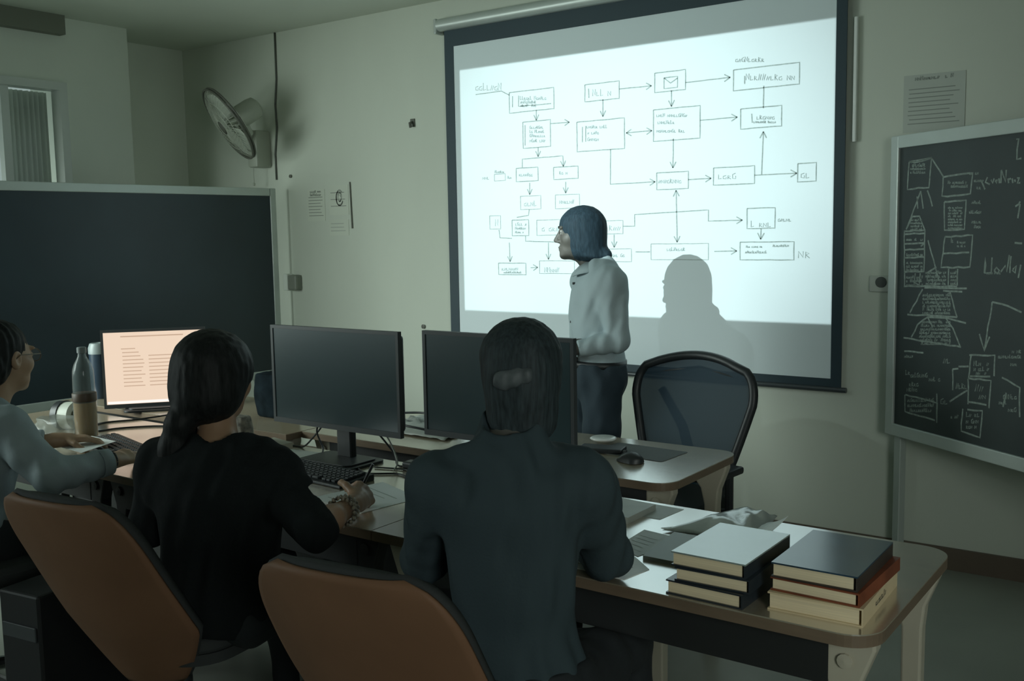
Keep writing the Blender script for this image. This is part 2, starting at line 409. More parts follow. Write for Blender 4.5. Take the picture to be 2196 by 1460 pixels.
CHALK_TEXT= [(0.138, 1.806, 0.233, 1.8, 0.016), (0.138, 1.793, 0.234, 1.787, 0.011), (0.139, 1.777, 0.234, 1.772, 0.012), (0.37, 1.721, 0.477, 1.716, 0.013), (0.371, 1.706, 0.484, 1.701, 0.013), (0.489, 1.751, 0.541, 1.748, 0.015), (0.516, 1.721, 0.568, 1.718, 0.014), (0.531, 1.692, 0.557, 1.69, 0.016), (0.495, 1.597, 0.561, 1.595, 0.014), (0.51, 1.558, 0.563, 1.557, 0.014), (0.524, 1.538, 0.563, 1.538, 0.015), (0.398, 1.48, 0.412, 1.48, 0.02), (0.433, 1.478, 0.48, 1.478, 0.01), (0.433, 1.463, 0.481, 1.463, 0.011), (0.507, 1.635, 0.559, 1.633, 0.014), (0.591, 1.357, 0.672, 1.36, 0.012), (0.375, 1.62, 0.457, 1.618, 0.009), (0.375, 1.609, 0.458, 1.606, 0.009), (0.376, 1.597, 0.458, 1.595, 0.009), (0.376, 1.585, 0.459, 1.583, 0.009), (0.376, 1.573, 0.459, 1.571, 0.009), (0.377, 1.561, 0.46, 1.56, 0.009), (0.377, 1.549, 0.46, 1.548, 0.009), (0.378, 1.537, 0.461, 1.536, 0.009), (0.147, 1.574, 0.22, 1.572, 0.01), (0.147, 1.56, 0.22, 1.559, 0.01), (0.148, 1.546, 0.221, 1.546, 0.011), (0.148, 1.533, 0.221, 1.532, 0.01), (0.122, 1.488, 0.229, 1.488, 0.012), (0.125, 1.421, 0.231, 1.423, 0.013), (0.126, 1.387, 0.233, 1.389, 0.013), (0.126, 1.371, 0.233, 1.374, 0.013), (0.127, 1.355, 0.234, 1.358, 0.013), (0.128, 1.323, 0.235, 1.327, 0.013), (0.129, 1.307, 0.236, 1.312, 0.013), (0.13, 1.289, 0.236, 1.293, 0.012), (0.251, 1.347, 0.375, 1.352, 0.014), (0.251, 1.332, 0.375, 1.336, 0.013), (0.252, 1.316, 0.376, 1.321, 0.014), (0.253, 1.301, 0.377, 1.306, 0.013), (0.4, 1.352, 0.434, 1.354, 0.013), (0.4, 1.337, 0.435, 1.339, 0.013), (0.401, 1.322, 0.436, 1.324, 0.013), (0.401, 1.307, 0.436, 1.309, 0.013), (0.236, 1.25, 0.405, 1.26, 0.015), (0.237, 1.235, 0.406, 1.245, 0.014), (0.237, 1.22, 0.406, 1.23, 0.014), (0.238, 1.204, 0.407, 1.215, 0.015), (0.239, 1.189, 0.407, 1.2, 0.014), (0.239, 1.173, 0.408, 1.186, 0.015), (0.237, 1.135, 0.409, 1.149, 0.014), (0.232, 1.119, 0.41, 1.134, 0.014), (0.227, 1.103, 0.411, 1.119, 0.014), (0.222, 1.087, 0.411, 1.104, 0.014), (0.221, 1.071, 0.412, 1.089, 0.015), (0.228, 1.056, 0.413, 1.074, 0.015), (0.234, 1.041, 0.413, 1.06, 0.015), (0.128, 0.973, 0.186, 0.98, 0.014), (0.139, 0.898, 0.172, 0.902, 0.022), (0.172, 0.891, 0.281, 0.905, 0.022), (0.29, 0.89, 0.359, 0.899, 0.019), (0.149, 0.848, 0.227, 0.859, 0.022), (0.15, 0.825, 0.22, 0.835, 0.02), (0.156, 0.78, 0.324, 0.807, 0.017), (0.157, 0.757, 0.325, 0.785, 0.017), (0.174, 0.737, 0.311, 0.76, 0.017), (0.372, 0.977, 0.416, 0.982, 0.032), (0.546, 0.987, 0.628, 0.997, 0.021), (0.547, 0.966, 0.629, 0.977, 0.018), (0.561, 0.953, 0.616, 0.96, 0.015), (0.557, 0.885, 0.605, 0.892, 0.031), (0.559, 0.854, 0.62, 0.863, 0.025), (0.513, 0.773, 0.589, 0.786, 0.021), (0.514, 0.746, 0.584, 0.759, 0.021), (0.515, 0.725, 0.585, 0.738, 0.019), (0.45, 0.88, 0.515, 0.889, 0.026), (0.673, 1.033, 0.769, 1.043, 0.015), (0.738, 1.01, 0.782, 1.016, 0.015), (0.769, 1.043, 0.79, 1.046, 0.02), (0.706, 0.876, 0.776, 0.887, 0.02), (0.734, 0.831, 0.791, 0.84, 0.019), (0.687, 0.853, 0.726, 0.859, 0.015), (0.363, 0.802, 0.409, 0.809, 0.027), (0.426, 0.752, 0.47, 0.76, 0.016), (0.743, 1.06, 0.789, 1.065, 0.015)]

# ------------------------------------------------------------------ materials
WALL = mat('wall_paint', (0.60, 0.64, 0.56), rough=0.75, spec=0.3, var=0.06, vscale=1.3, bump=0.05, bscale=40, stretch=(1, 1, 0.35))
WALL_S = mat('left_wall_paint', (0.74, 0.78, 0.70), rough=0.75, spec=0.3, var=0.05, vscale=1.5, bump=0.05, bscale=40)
CEIL = mat('ceiling_paint', (0.66, 0.70, 0.62), rough=0.8, spec=0.2, var=0.03, vscale=2)
FLOORM = mat('floor_tile', (0.30, 0.32, 0.28), rough=0.35, var=0.10, vscale=2.5)
SKIRT = mat('skirting_brown', (0.13, 0.10, 0.075), rough=0.5, var=0.1)
WOOD = mat('desk_laminate', (0.44, 0.37, 0.26), rough=0.19, spec=1.0, ior=3.3, var=0.16, vscale=5, stretch=(1.2, 9, 1), bump=0.02, bscale=40)
WOODEDGE = mat('desk_edge_band', (0.17, 0.125, 0.085), rough=0.35, var=0.12, vscale=9, stretch=(1, 1, 6))
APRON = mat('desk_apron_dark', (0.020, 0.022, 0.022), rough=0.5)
BEIGE = mat('beige_metal', (0.46, 0.43, 0.34), rough=0.4, var=0.05)
BLACK = mat('black_plastic', (0.020, 0.024, 0.026), rough=0.45)
DARKGREY = mat('dark_grey_plastic', (0.045, 0.052, 0.056), rough=0.5)
SCREEN_OFF = mat('screen_off', (0.030, 0.053, 0.060), rough=0.28, spec=0.5)  # lifted towards blue for the haze near the lit screen
SILVER = mat('silver_aluminium', (0.50, 0.55, 0.52), rough=0.4, metal=0.3, var=0.05)
WHITEP = mat('white_plastic', (0.60, 0.64, 0.58), rough=0.4)
FANW = mat('fan_off_white', (0.40, 0.43, 0.36), rough=0.45)
FAND = mat('fan_dark', (0.10, 0.105, 0.085), rough=0.5)
PAPER = mat('paper_white', (0.82, 0.86, 0.85), rough=0.55, var=0.05, vscale=8)
PAPERG = mat('paper_grey', (0.42, 0.45, 0.42), rough=0.5, var=0.10, vscale=10)
INK = mat('ink_dark', (0.07, 0.08, 0.075), rough=0.6)
INKL = mat('ink_pale', (0.36, 0.39, 0.35), rough=0.6)
BOARD = mat('left_board_slate', (0.016, 0.031, 0.040), rough=0.38, var=0.25, vscale=2)
SLATE = mat('chalkboard_slate', (0.030, 0.042, 0.042), rough=0.55, var=0.25, vscale=3)
CHALK = mat('chalk_mark', (0.26, 0.31, 0.28), rough=0.9, var=0.35, vscale=70)
SCR = mat('screen_fabric', (0.76, 0.85, 0.88), rough=0.85, spec=0.1)
SCRB = mat('screen_black_border', (0.024, 0.048, 0.062), rough=0.6)  # black border tinted navy in place of bluish screen haze
DRAW = mat('projected_stroke', (0.36, 0.43, 0.42), rough=0.9, spec=0.1, var=0.25, vscale=80)  # strips on the fabric, standing in for lines in the projected light
ORANGE = mat('orange_shell', (0.205, 0.108, 0.062), rough=0.6, spec=0.2, var=0.10, vscale=5)
PAD = mat('charcoal_pad', (0.030, 0.034, 0.034), rough=0.85, bump=0.1, bscale=300)
MESHF = see_through('chair_mesh_weave', (0.011, 0.036, 0.058), 0.95)  # navy tint carries the bluish haze before the screen
CHROME = mat('chrome', (0.55, 0.57, 0.56), rough=0.2, metal=1.0)
CREAM = mat('page_block', (0.80, 0.68, 0.46), rough=0.7, var=0.14, vscale=14, stretch=(0.4, 0.4, 22))
COVERB = mat('cover_dark_blue', (0.022, 0.030, 0.038), rough=0.3, spec=0.8)
COVERG = mat('cover_grey_green', (0.32, 0.40, 0.38), rough=0.2, spec=1.0, ior=2.4, var=0.06, vscale=6)
COVERN = mat('cover_navy_worn', (0.022, 0.052, 0.085), rough=0.2, spec=1.0, ior=1.65, var=0.5, vscale=14)
COVERO = mat('cover_rust', (0.20, 0.055, 0.024), rough=0.5, var=0.4, vscale=16)
COVERC = mat('cover_cream', (0.66, 0.54, 0.34), rough=0.55, var=0.08, vscale=10)
COVERD = mat('cover_brown', (0.045, 0.035, 0.028), rough=0.5, var=0.3, vscale=14)
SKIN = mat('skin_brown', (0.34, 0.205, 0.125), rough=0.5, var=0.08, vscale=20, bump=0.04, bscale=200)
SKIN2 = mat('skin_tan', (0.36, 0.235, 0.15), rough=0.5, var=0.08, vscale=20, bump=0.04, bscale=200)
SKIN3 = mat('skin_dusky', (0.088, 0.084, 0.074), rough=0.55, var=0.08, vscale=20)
HAIR = mat('hair_black', (0.011, 0.013, 0.013), rough=0.6, spec=0.25, var=0.5, vscale=26, bump=0.1, bscale=45, stretch=(6, 6, 0.7))
HAIRB = mat('hair_presenter', (0.022, 0.040, 0.054), rough=0.7, spec=0.15, var=0.35, vscale=26, bump=0.1, bscale=45, stretch=(6, 6, 0.7))  # bluish veil of the screen light put into the hair colour
HAIR3 = mat('hair_dark_brown', (0.028, 0.040, 0.044), rough=0.65, spec=0.25, var=0.5, vscale=26, bump=0.1, bscale=45, stretch=(6, 6, 0.7))
TEE = mat('black_knit', (0.009, 0.012, 0.0125), rough=0.9, spec=0.2, bump=0.12, bscale=160)
DARKSHIRT = mat('charcoal_cotton', (0.036, 0.056, 0.064), rough=0.85, spec=0.3, bump=0.12, bscale=150)
LIGHTSHIRT = mat('pale_shirt_cotton', (0.40, 0.49, 0.52), rough=0.8, var=0.06, vscale=8, bump=0.08, bscale=120)
GREYSHIRT = mat('blue_grey_cotton', (0.27, 0.33, 0.35), rough=0.8, var=0.06, vscale=8, bump=0.08, bscale=120)
TROUSER2 = mat('black_trousers', (0.012, 0.016, 0.018), rough=0.85, bump=0.1, bscale=150)
TROUSER = mat('dark_trousers', (0.024, 0.042, 0.056), rough=0.85, bump=0.1, bscale=150)  # haze around the screen put in as a navy tint
EYEW = mat('eye_white', (0.5, 0.5, 0.48), rough=0.3)
IRIS = mat('iris_dark', (0.02, 0.013, 0.01), rough=0.2)
CURT = mat('curtain_grey', (0.62, 0.66, 0.60), rough=0.9, var=0.12, vscale=4, stretch=(1, 6, 0.3))

# ------------------------------------------------------------------ room
HC = 2.93
WY = 4.73
XL, XR, YB = -6.0, 2.2, -2.4
STEP_Y, XREC = 4.01, -6.4


def slab(name, c, d, m):
    return struct(MB().box(c, d).build(name, m))


slab('floor', ((XREC + XR) / 2, (YB + WY) / 2, -0.05), (XR - XREC + 0.4, WY - YB + 0.4, 0.1), FLOORM)
slab('ceiling', ((XREC + XR) / 2, (YB + WY) / 2, HC + 0.05), (XR - XREC + 0.4, WY - YB + 0.4, 0.1), CEIL)
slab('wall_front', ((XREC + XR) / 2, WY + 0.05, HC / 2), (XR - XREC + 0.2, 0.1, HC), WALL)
RW = (-1.25, 0.05, 1.10, 2.40)  # opening in the right wall made for the added fill light
wr_ = MB().box((XR + 0.05, (YB + RW[0]) / 2, HC / 2), (0.1, RW[0] - YB, HC)).box((XR + 0.05, (RW[1] + WY) / 2, HC / 2), (0.1, WY - RW[1], HC))
wr_.box((XR + 0.05, (RW[0] + RW[1]) / 2, RW[2] / 2), (0.1, RW[1] - RW[0], RW[2])).box((XR + 0.05, (RW[0] + RW[1]) / 2, (RW[3] + HC) / 2), (0.1, RW[1] - RW[0], HC - RW[3]))
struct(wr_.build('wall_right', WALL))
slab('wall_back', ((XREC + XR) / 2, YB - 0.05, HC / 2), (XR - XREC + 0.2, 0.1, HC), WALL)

# left wall with three window openings (y0, y1, z0, z1), then the recess by the corner
OPEN = [(-1.70, -0.70, 1.05, 2.45), (-0.15, 2.25, 0.80, 2.20), (2.52, 3.55, 1.02, 2.53)]
wl = MB()
ys = YB
for y0, y1, z0, z1 in OPEN:
    wl.box((XL - 0.1, (ys + y0) / 2, HC / 2), (0.2, y0 - ys, HC))
    wl.box((XL - 0.1, (y0 + y1) / 2, z0 / 2), (0.2, y1 - y0, z0))
    wl.box((XL - 0.1, (y0 + y1) / 2, (z1 + HC) / 2), (0.2, y1 - y0, HC - z1))
    ys = y1
wl.box((XL - 0.2, (ys + STEP_Y) / 2, HC / 2), (0.4, STEP_Y - ys, HC))
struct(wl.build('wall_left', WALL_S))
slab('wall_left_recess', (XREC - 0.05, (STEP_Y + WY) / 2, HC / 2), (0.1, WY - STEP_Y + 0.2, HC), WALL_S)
slab('trim_1', (XL + 0.035, (YB + 3.54) / 2, (2.815 + HC) / 2), (0.07, 3.54 - YB, HC - 2.815), mat('pelmet_grey', (0.20, 0.21, 0.17), rough=0.7))
slab('baseboard_front', ((XREC + XR) / 2, WY - 0.008, 0.05), (XR - XREC, 0.016, 0.10), SKIRT)
slab('baseboard_right', (XR - 0.008, (YB + WY) / 2, 0.05), (0.016, WY - YB, 0.10), SKIRT)

FR = mat('window_frame_white', (0.62, 0.66, 0.62), rough=0.4)
PANE = see_through('window_pane_glass', (0.5, 0.58, 0.56), 0.12, 0.05)
for i, (y0, y1, z0, z1) in enumerate(OPEN):
    fw = 0.05
    root = bpy.data.objects.new('window_%d' % (i + 1), None)
    COL.objects.link(root)
    root.location = (XL, (y0 + y1) / 2, z0)
    struct(root)
    w, h = y1 - y0, z1 - z0
    f = MB()
    f.box((-0.02, 0, fw / 2), (0.10, w, fw)).box((-0.02, 0, h - fw / 2), (0.10, w, fw))
    f.box((-0.02, -w / 2 + fw / 2, h / 2), (0.10, fw, h - 2 * fw)).box((-0.02, w / 2 - fw / 2, h / 2), (0.10, fw, h - 2 * fw))
    f.build('window_frame', FR, root)
    s = MB()
    mid = 0.135 if i == 2 else 0.0
    s.box((-0.03, mid, h / 2), (0.05, 0.05, h - 2 * fw))
    s.build('mullion', FR, root)
    MB().box((-0.06, 0, h / 2), (0.006, w - 2 * fw, h - 2 * fw)).build('pane', PANE, root)

# grey curtain hanging inside the visible window
cr = MB()
rows = []
for z in (1.10, 1.6, 2.1, 2.475):
    row = []
    for k in range(61):
        y = 3.19 + (3.49 - 3.19) * k / 60
        row.append((XL - 0.115 + 0.016 * math.sin(k * 0.95 + 0.4 * math.sin(k * 0.3)), y, z))
    rows.append(row)
cr.quadstrip(rows)
cu = cr.build('curtain', CURT, smooth=True, solid=0.004)
tag(cu, 'grey pleated curtain drawn across the high window at far left', 'curtain')

# ------------------------------------------------------------------ projection screen on the front wall
ps = thing('projection_screen', 'large pull-down projection screen showing a lit flowchart on the front wall', 'screen', (-2.68, WY, 0.78))


def scr(mb, name, m, **k):
    o = mb.build(name, m, ps, **k)
    o.location = (2.68, -WY, -0.78)
    return o


scr(MB().box((-2.67, SCR_Y + 0.003, (0.835 + 2.648) / 2), (2.27, 0.004, 2.648 - 0.835)), 'fabric', SCR)
bd = MB()
XO0, XO1, ZI1, ZO1 = -3.862, -1.496, 2.645, 2.742
XI0, XI1 = -3.795, -1.545
bd.box(((XO0 + XI0) / 2, SCR_Y + 0.002, (0.80 + ZO1) / 2), (XI0 - XO0, 0.008, ZO1 - 0.80))
bd.box(((XO1 + XI1) / 2, SCR_Y + 0.002, (0.80 + ZO1) / 2), (XO1 - XI1, 0.008, ZO1 - 0.80))
bd.box(((XI0 + XI1) / 2, SCR_Y + 0.002, (ZI1 + ZO1) / 2), (XI1 - XI0, 0.008, ZO1 - ZI1))
bd.box(((XI0 + XI1) / 2, SCR_Y + 0.002, 0.820), (XI1 - XI0, 0.008, 0.038))
scr(bd, 'black_border', SCRB)
scr(MB().tube([(-3.87, SCR_Y, 0.788), (-1.47, SCR_Y, 0.788)], 0.013, seg=12), 'bottom_bar', mat('bar_dark', (0.05, 0.06, 0.065), rough=0.35), smooth='auto')
cs = MB()
cs.tube([(-3.895, SCR_Y - 0.005, 2.775), (-1.40, SCR_Y - 0.005, 2.775)], 0.037, seg=20)
scr(cs, 'roller_casing', SILVER, smooth='auto')
scr(MB().box((-3.905, SCR_Y, 2.768), (0.022, 0.074, 0.088), bev=0.008), 'end_cap', SILVER)
scr(MB().box((-1.39, SCR_Y, 2.768), (0.022, 0.074, 0.088), bev=0.008), 'end_cap', SILVER)

RND = random.Random(5)


def ribbon(mb, pts, w, to3, jit=0.0):
    """flat stroke along a polyline given in board coordinates"""
    P = []
    for i in range(len(pts) - 1):
        a, b = Vector(pts[i]), Vector(pts[i + 1])
        n = max(1, int((b - a).length / 0.03))
        for k in range(n):
            P.append(a.lerp(b, k / n))
    P.append(Vector(pts[-1]))
    for i in range(len(P)):
        if 0 < i < len(P) - 1 and jit:
            P[i] = P[i] + Vector((RND.uniform(-jit, jit), RND.uniform(-jit, jit)))
    L, R = [], []
    for i, p in enumerate(P):
        t = (P[min(i + 1, len(P) - 1)] - P[max(i - 1, 0)])
        if t.length < 1e-6:
            t = Vector((1, 0))
        t.normalize()
        n = Vector((-t.y, t.x)) * w * 0.5
        L.append(to3(p + n))
        R.append(to3(p - n))
    mb.quadstrip([[L[i], R[i]] for i in range(len(P))])


def scribble(mb, x0, z0, x1, z1, h, w, to3):
    """a run of letter-like strokes between two baseline points"""
    L = math.hypot(x1 - x0, z1 - z0)
    n = max(2, int(L / (abs(h) * 0.62)))
    for i in range(n):
        if RND.random() < 0.10:
            continue
        u0, cw = i / n, 0.8 / n
        hh = h * RND.choice((0.62, 0.62, 0.7, 1.0))
        k = RND.randint(0, 4)
        sh = {0: [(0, 0), (0, 1), (0.9, 0.1), (0.9, 1)], 1: [(0.9, 0.9), (0.1, 0.7), (0.1, 0.1), (0.9, 0.05), (0.9, 0.5)],
              2: [(0.1, 1), (0.1, 0), (0.9, 0.15)], 3: [(0, 0), (0.4, 1), (0.6, 0), (1, 0.9)], 4: [(0.1, 0), (0.15, 0.9), (0.8, 0.7), (0.2, 0.45), (0.9, 0)]}[k]
        pts = []
        for (a, b) in sh:
            u = u0 + a * cw
            pts.append((x0 + (x1 - x0) * u, z0 + (z1 - z0) * u + b * hh))
        ribbon(mb, pts, w, to3)


def arrow_head(mb, tip, frm, w, to3, size=0.035):
    t, f = Vector(tip), Vector(frm)
    d = (f - t).normalized()
    for a in (0.5, -0.5):
        q = Vector((d.x * math.cos(a) - d.y * math.sin(a), d.x * math.sin(a) + d.y * math.cos(a)))
        ribbon(mb, [t, t + q * size], w, to3)


def on_screen(p):
    return (p[0], SCR_Y - 0.0004, p[1])


dg = MB()
for x0, z0, x1, z1, w in DIAGRAM_BOXES:
    ribbon(dg, [(x0, z0), (x1, z0), (x1, z1), (x0, z1), (x0, z0)], w * 1.25, on_screen, 0.0008)
for pts, head in DIAGRAM_LINES:
    ribbon(dg, pts, 0.0052, on_screen, 0.0006)
    if head & 1:
        arrow_head(dg, pts[-1], pts[-2], 0.0052, on_screen)
    if head & 2:
        arrow_head(dg, pts[0], pts[1], 0.0052, on_screen)
for x0, z0, x1, z1, h in DIAGRAM_TEXT:
    scribble(dg, x0, z0, x1, z1, h, 0.0036, on_screen)
scr(dg, 'flowchart', DRAW)

# ------------------------------------------------------------------ right chalkboard on a stand
cb = thing('chalkboard', 'dark chalkboard covered in chalk diagrams on a pale stand at far right', 'chalkboard', (-1.28, 4.66, 0))
CBA = math.atan2(-0.6, 0.8)
cb.rotation_euler = (0, 0, CBA)
BL = 1.95
MB().box((0.02 + BL / 2, 0.0, (0.64 + 1.92) / 2), (BL - 0.06, 0.016, 1.92 - 0.64)).build('slate_panel', SLATE, cb)
fr = MB()
fr.box((0.045, -0.004, (0.615 + 1.945) / 2), (0.05, 0.032, 1.33), bev=0.004)
fr.box((0.02 + BL, -0.004, (0.615 + 1.945) / 2), (0.05, 0.032, 1.33), bev=0.004)
fr.box((0.03 + BL / 2, -0.004, 1.918), (BL - 0.03, 0.031, 0.055), bev=0.004)
fr.box((0.03 + BL / 2, -0.004, 0.642), (BL - 0.03, 0.031, 0.055), bev=0.004)
fr.build('frame', SILVER, cb)
for x in (0.06, BL - 0.02):
    MB().box((x, 0.035, 0.62), (0.042, 0.035, 1.20), bev=0.004).build('leg', SILVER, cb)
    ft = MB()
    ft.box((x, -0.02, 0.03), (0.042, 0.50, 0.04), bev=0.006)
    fo = ft.build('foot', SILVER, cb)


def on_slate(p):
    return (p[0], -0.0084, p[1])


ck = MB()
for pts in CHALK_LINES:
    ribbon(ck, pts, 0.0075, on_slate, 0.0022)
for s0, z0, s1, z1, h in CHALK_TEXT:
    scribble(ck, s0, z0, s1, z1, h, 0.004, on_slate)
ck.build('chalk_drawing', CHALK, cb)

# ------------------------------------------------------------------ big slate board at left
lb = thing('blackboard', 'large blank dark blackboard with pale frame standing behind the left desks', 'blackboard', (-5.326, 4.615, 0))
lb.rotation_euler = (0, 0, math.atan2(-1.784, -0.118))
LBL = 2.6
LZ0, LZ1 = 0.60, 1.88
MB().box((LBL / 2, 0, (LZ0 + LZ1) / 2), (LBL - 0.06, 0.02, LZ1 - LZ0 - 0.06)).build('slate_panel', BOARD, lb)
f = MB()
f.box((0.02, 0, (LZ0 + LZ1) / 2), (0.045, 0.036, LZ1 - LZ0), bev=0.004)
f.box((LBL - 0.02, 0, (LZ0 + LZ1) / 2), (0.045, 0.036, LZ1 - LZ0), bev=0.004)
f.box((LBL / 2, 0, LZ1 - 0.026), (LBL - 0.09, 0.035, 0.052), bev=0.004)
f.box((LBL / 2, 0, LZ0 + 0.026), (LBL - 0.09, 0.035, 0.052), bev=0.004)
f.build('frame', SILVER, lb)
for x in (0.20, LBL - 0.20):
    MB().box((x, 0.0, LZ0 / 2), (0.04, 0.034, LZ0), bev=0.003).build('leg', SILVER, lb)
    MB().box((x, 0.0, 0.022), (0.04, 0.52, 0.04), bev=0.005).build('foot', SILVER, lb)

# ------------------------------------------------------------------ wall things
def fan():
    c = Vector((-5.40, 4.33, 2.295))
    ax = Vector((-0.347, -0.761, -0.548)).normalized()
    t = thing('wall_fan', 'off-white caged wall fan tilted down beside the left corner', 'fan', (-5.515, WY, 2.16))

    def p(mb, name, m, par=t, **k):
        o = mb.build(name, m, par, **k)
        if par is t:
            o.location = (5.515, -WY, -2.16)
        return o
    x = ax.cross(Vector((0, 0, 1))).normalized()
    y = ax.cross(x).normalized()

    def P(r, a, h):
        return c + x * r * math.cos(a) + y * r * math.sin(a) + ax * h
    R = 0.255
    g = MB()
    for h in (-0.005, 0.012):
        g.tube([P(R, 2 * math.pi * k / 48, h) for k in range(49)], 0.0075, seg=6, cap=False)
    p(g, 'guard_ring', FAND, smooth=True)
    for sgn, nm in ((1, 'front_grille'), (-1, 'rear_grille')):
        w = MB()
        for k in range(48):
            a = 2 * math.pi * k / 48
            w.tube([P(0.05, a + 0.25, sgn * 0.055), P(0.14, a + 0.12, sgn * 0.045), P(0.22, a + 0.03, sgn * 0.025), P(R, a, 0)], 0.0016, seg=4, cap=False)
        for r, h in ((0.05, 0.055), (0.11, 0.049), (0.17, 0.039)):
            w.tube([P(r, 2 * math.pi * k / 36, sgn * h) for k in range(37)], 0.002, seg=4, cap=False)
        p(w, nm, FANW)
    b = MB()
    b.lathe([(0.0, 0.063), (0.03, 0.061), (0.048, 0.054)], c=c, axis=ax)
    p(b, 'hub_badge', FAND, smooth=True)
    for k in range(3):
        rows = []
        for i in range(7):
            r = 0.03 + 0.19 * i / 6
            row = []
            for j in range(7):
                a = 2 * math.pi * k / 3 + (j / 6 - 0.5) * (0.75 + 0.75 * math.sin(math.pi * i / 6 * 0.75))
                row.append(P(r, a, 0.02 * (j / 6 - 0.5) * (1.6 - r * 2)))
            rows.append(row)
        p(MB().quadstrip(rows), 'blade', mat('fan_blade', (0.46, 0.50, 0.43), rough=0.3), smooth=True, solid=0.003)
    mo = MB()
    mo.lathe([(0.0, -0.235), (0.045, -0.232), (0.068, -0.215), (0.075, -0.17), (0.075, -0.09), (0.062, -0.065), (0.03, -0.055), (0.02, -0.02), (0.02, 0.0)], c=c, axis=ax)
    p(mo, 'motor_housing', FANW, smooth='auto')
    br = MB()
    e = c - ax * 0.12
    br.tube([e - Vector((0, 0, 0.05)), e + Vector((0.02, 0.02, -0.12)), (-5.50, 4.50, 2.262), (-5.515, 4.66, 2.255)], [0.022, 0.024, 0.024, 0.026], seg=12)
    p(br, 'arm', FANW, smooth='auto')
    MBm = MB().box((-5.515, 4.665, 2.155), (0.10, 0.13, 0.25), bev=0.015)
    p(MBm, 'wall_mount', FANW, smooth='auto')
    pc = MB().tube([(-5.53, 4.62, 2.03), (-5.53, 4.62, 1.93)], 0.003, seg=6)
    pc.lathe([(0.0, 0.0), (0.008, 0.004), (0.008, 0.02), (0.0, 0.026)], seg=10, c=(-5.53, 4.62, 1.905))
    p(pc, 'pull_cord', FANW)


fan()
cd = MB().tube([(-5.376, WY - 0.006, 2.93), (-5.378, WY - 0.006, 2.62), (-5.40, WY - 0.006, 2.45), (-5.392, WY - 0.006, 2.30), (-5.42, WY - 0.006, 2.12), (-5.418, WY - 0.006, 1.945)], 0.0065, seg=8)
tag(cd.build('power_cable', mat('cable_grey', (0.10, 0.11, 0.095), rough=0.6), smooth=True), 'thin dark cable running down the wall from ceiling to the fan', 'cable')
k1 = MB().box((-4.16, WY - 0.004, 2.235), (0.035, 0.008, 0.05), bev=0.003).tube([(-4.16, WY - 0.006, 2.24), (-4.16, WY - 0.03, 2.232), (-4.155, WY - 0.03, 2.205)], 0.008, seg=8)
tag(k1.build('wall_hook', FAND), 'small dark hook on bare wall between fan and screen', 'hook')
nl = MB().lathe([(0.0, 0.012), (0.012, 0.010), (0.012, 0.004), (0.005, 0.0)], seg=10, c=(-5.276, WY - 0.0, 1.963), axis=(0, -1, 0))
tag(nl.build('wall_nail', FAND), 'small dark nail in the wall just right of the fan cable', 'nail', 'nails in the front wall')
n2 = MB().lathe([(0.0, 0.012), (0.014, 0.010), (0.012, 0.004), (0.005, 0.0)], seg=10, c=(-4.115, WY - 0.0, 0.981), axis=(0, -1, 0))
tag(n2.build('wall_nail', FAND), 'small dark nail low on the wall between two black monitors', 'nail', 'nails in the front wall')

so = thing('wall_socket', 'pale wall socket with grey plug beside the blackboard edge', 'socket', (-5.27, WY, 1.24))
MB().box((-0.06, -0.012, 0), (0.09, 0.024, 0.115), bev=0.006).build('socket_plate', WHITEP, so)
MB().box((0.02, -0.03, 0.0), (0.085, 0.055, 0.105), bev=0.012).build('plug', mat('plug_grey', (0.22, 0.24, 0.20), rough=0.5), so)
so2 = thing('wall_socket', 'pale wall socket with dark hole left of the chalkboard frame', 'socket', (-1.325, WY, 1.29))
MB().box((0, -0.008, 0), (0.115, 0.016, 0.075), bev=0.005).build('socket_plate', mat('socket_grey', (0.50, 0.53, 0.48), rough=0.5), so2)
MB().lathe([(0.0, 0.022), (0.024, 0.021), (0.026, 0.008)], c=(-0.004, 0, 0.008), axis=(0, -1, 0)).build('socket_hole', INK, so2)


def notice(x0, x1, z0, z1, label, rows, title=None, emblem=False, m=PAPER, ink=INKL, group=None):
    t = thing('notice', label, 'notice', ((x0 + x1) / 2, WY, (z0 + z1) / 2), group=group)
    MB().box((0, -0.0015, 0), (x1 - x0, 0.002, z1 - z0)).build('sheet', m, t)
    w = MB()

    def on(p):
        return (p[0], -0.0032, p[1])
    hw, hh = (x1 - x0) / 2, (z1 - z0) / 2
    if title:
        for i in range(2 if title > 1 else 1):
            scribble(w, -hw * 0.62, hh * 0.80 - i * 0.022, hw * 0.62, hh * 0.80 - i * 0.022, 0.018, 0.005, on)
    if emblem:
        for k in range(22):
            a = RND.uniform(0, 6.28)
            r = RND.uniform(0.3, 1.0)
            q = [(0.035 * r * math.cos(a + j) + 0.01, 0.055 * r * math.sin(a + j) + 0.015) for j in (0, 0.5, 1.0, 1.4)]
            ribbon(w, q, 0.005, on)
    for i in range(rows):
        z = hh * 0.5 - i * (hh * 1.35 / max(rows, 1))
        x = RND.uniform(-0.85, -0.8) * hw
        ribbon(w, [(x, z), (hw * RND.uniform(0.45, 0.85), z)], 0.004, on)
    w.build('printing', ink, t)
    return t


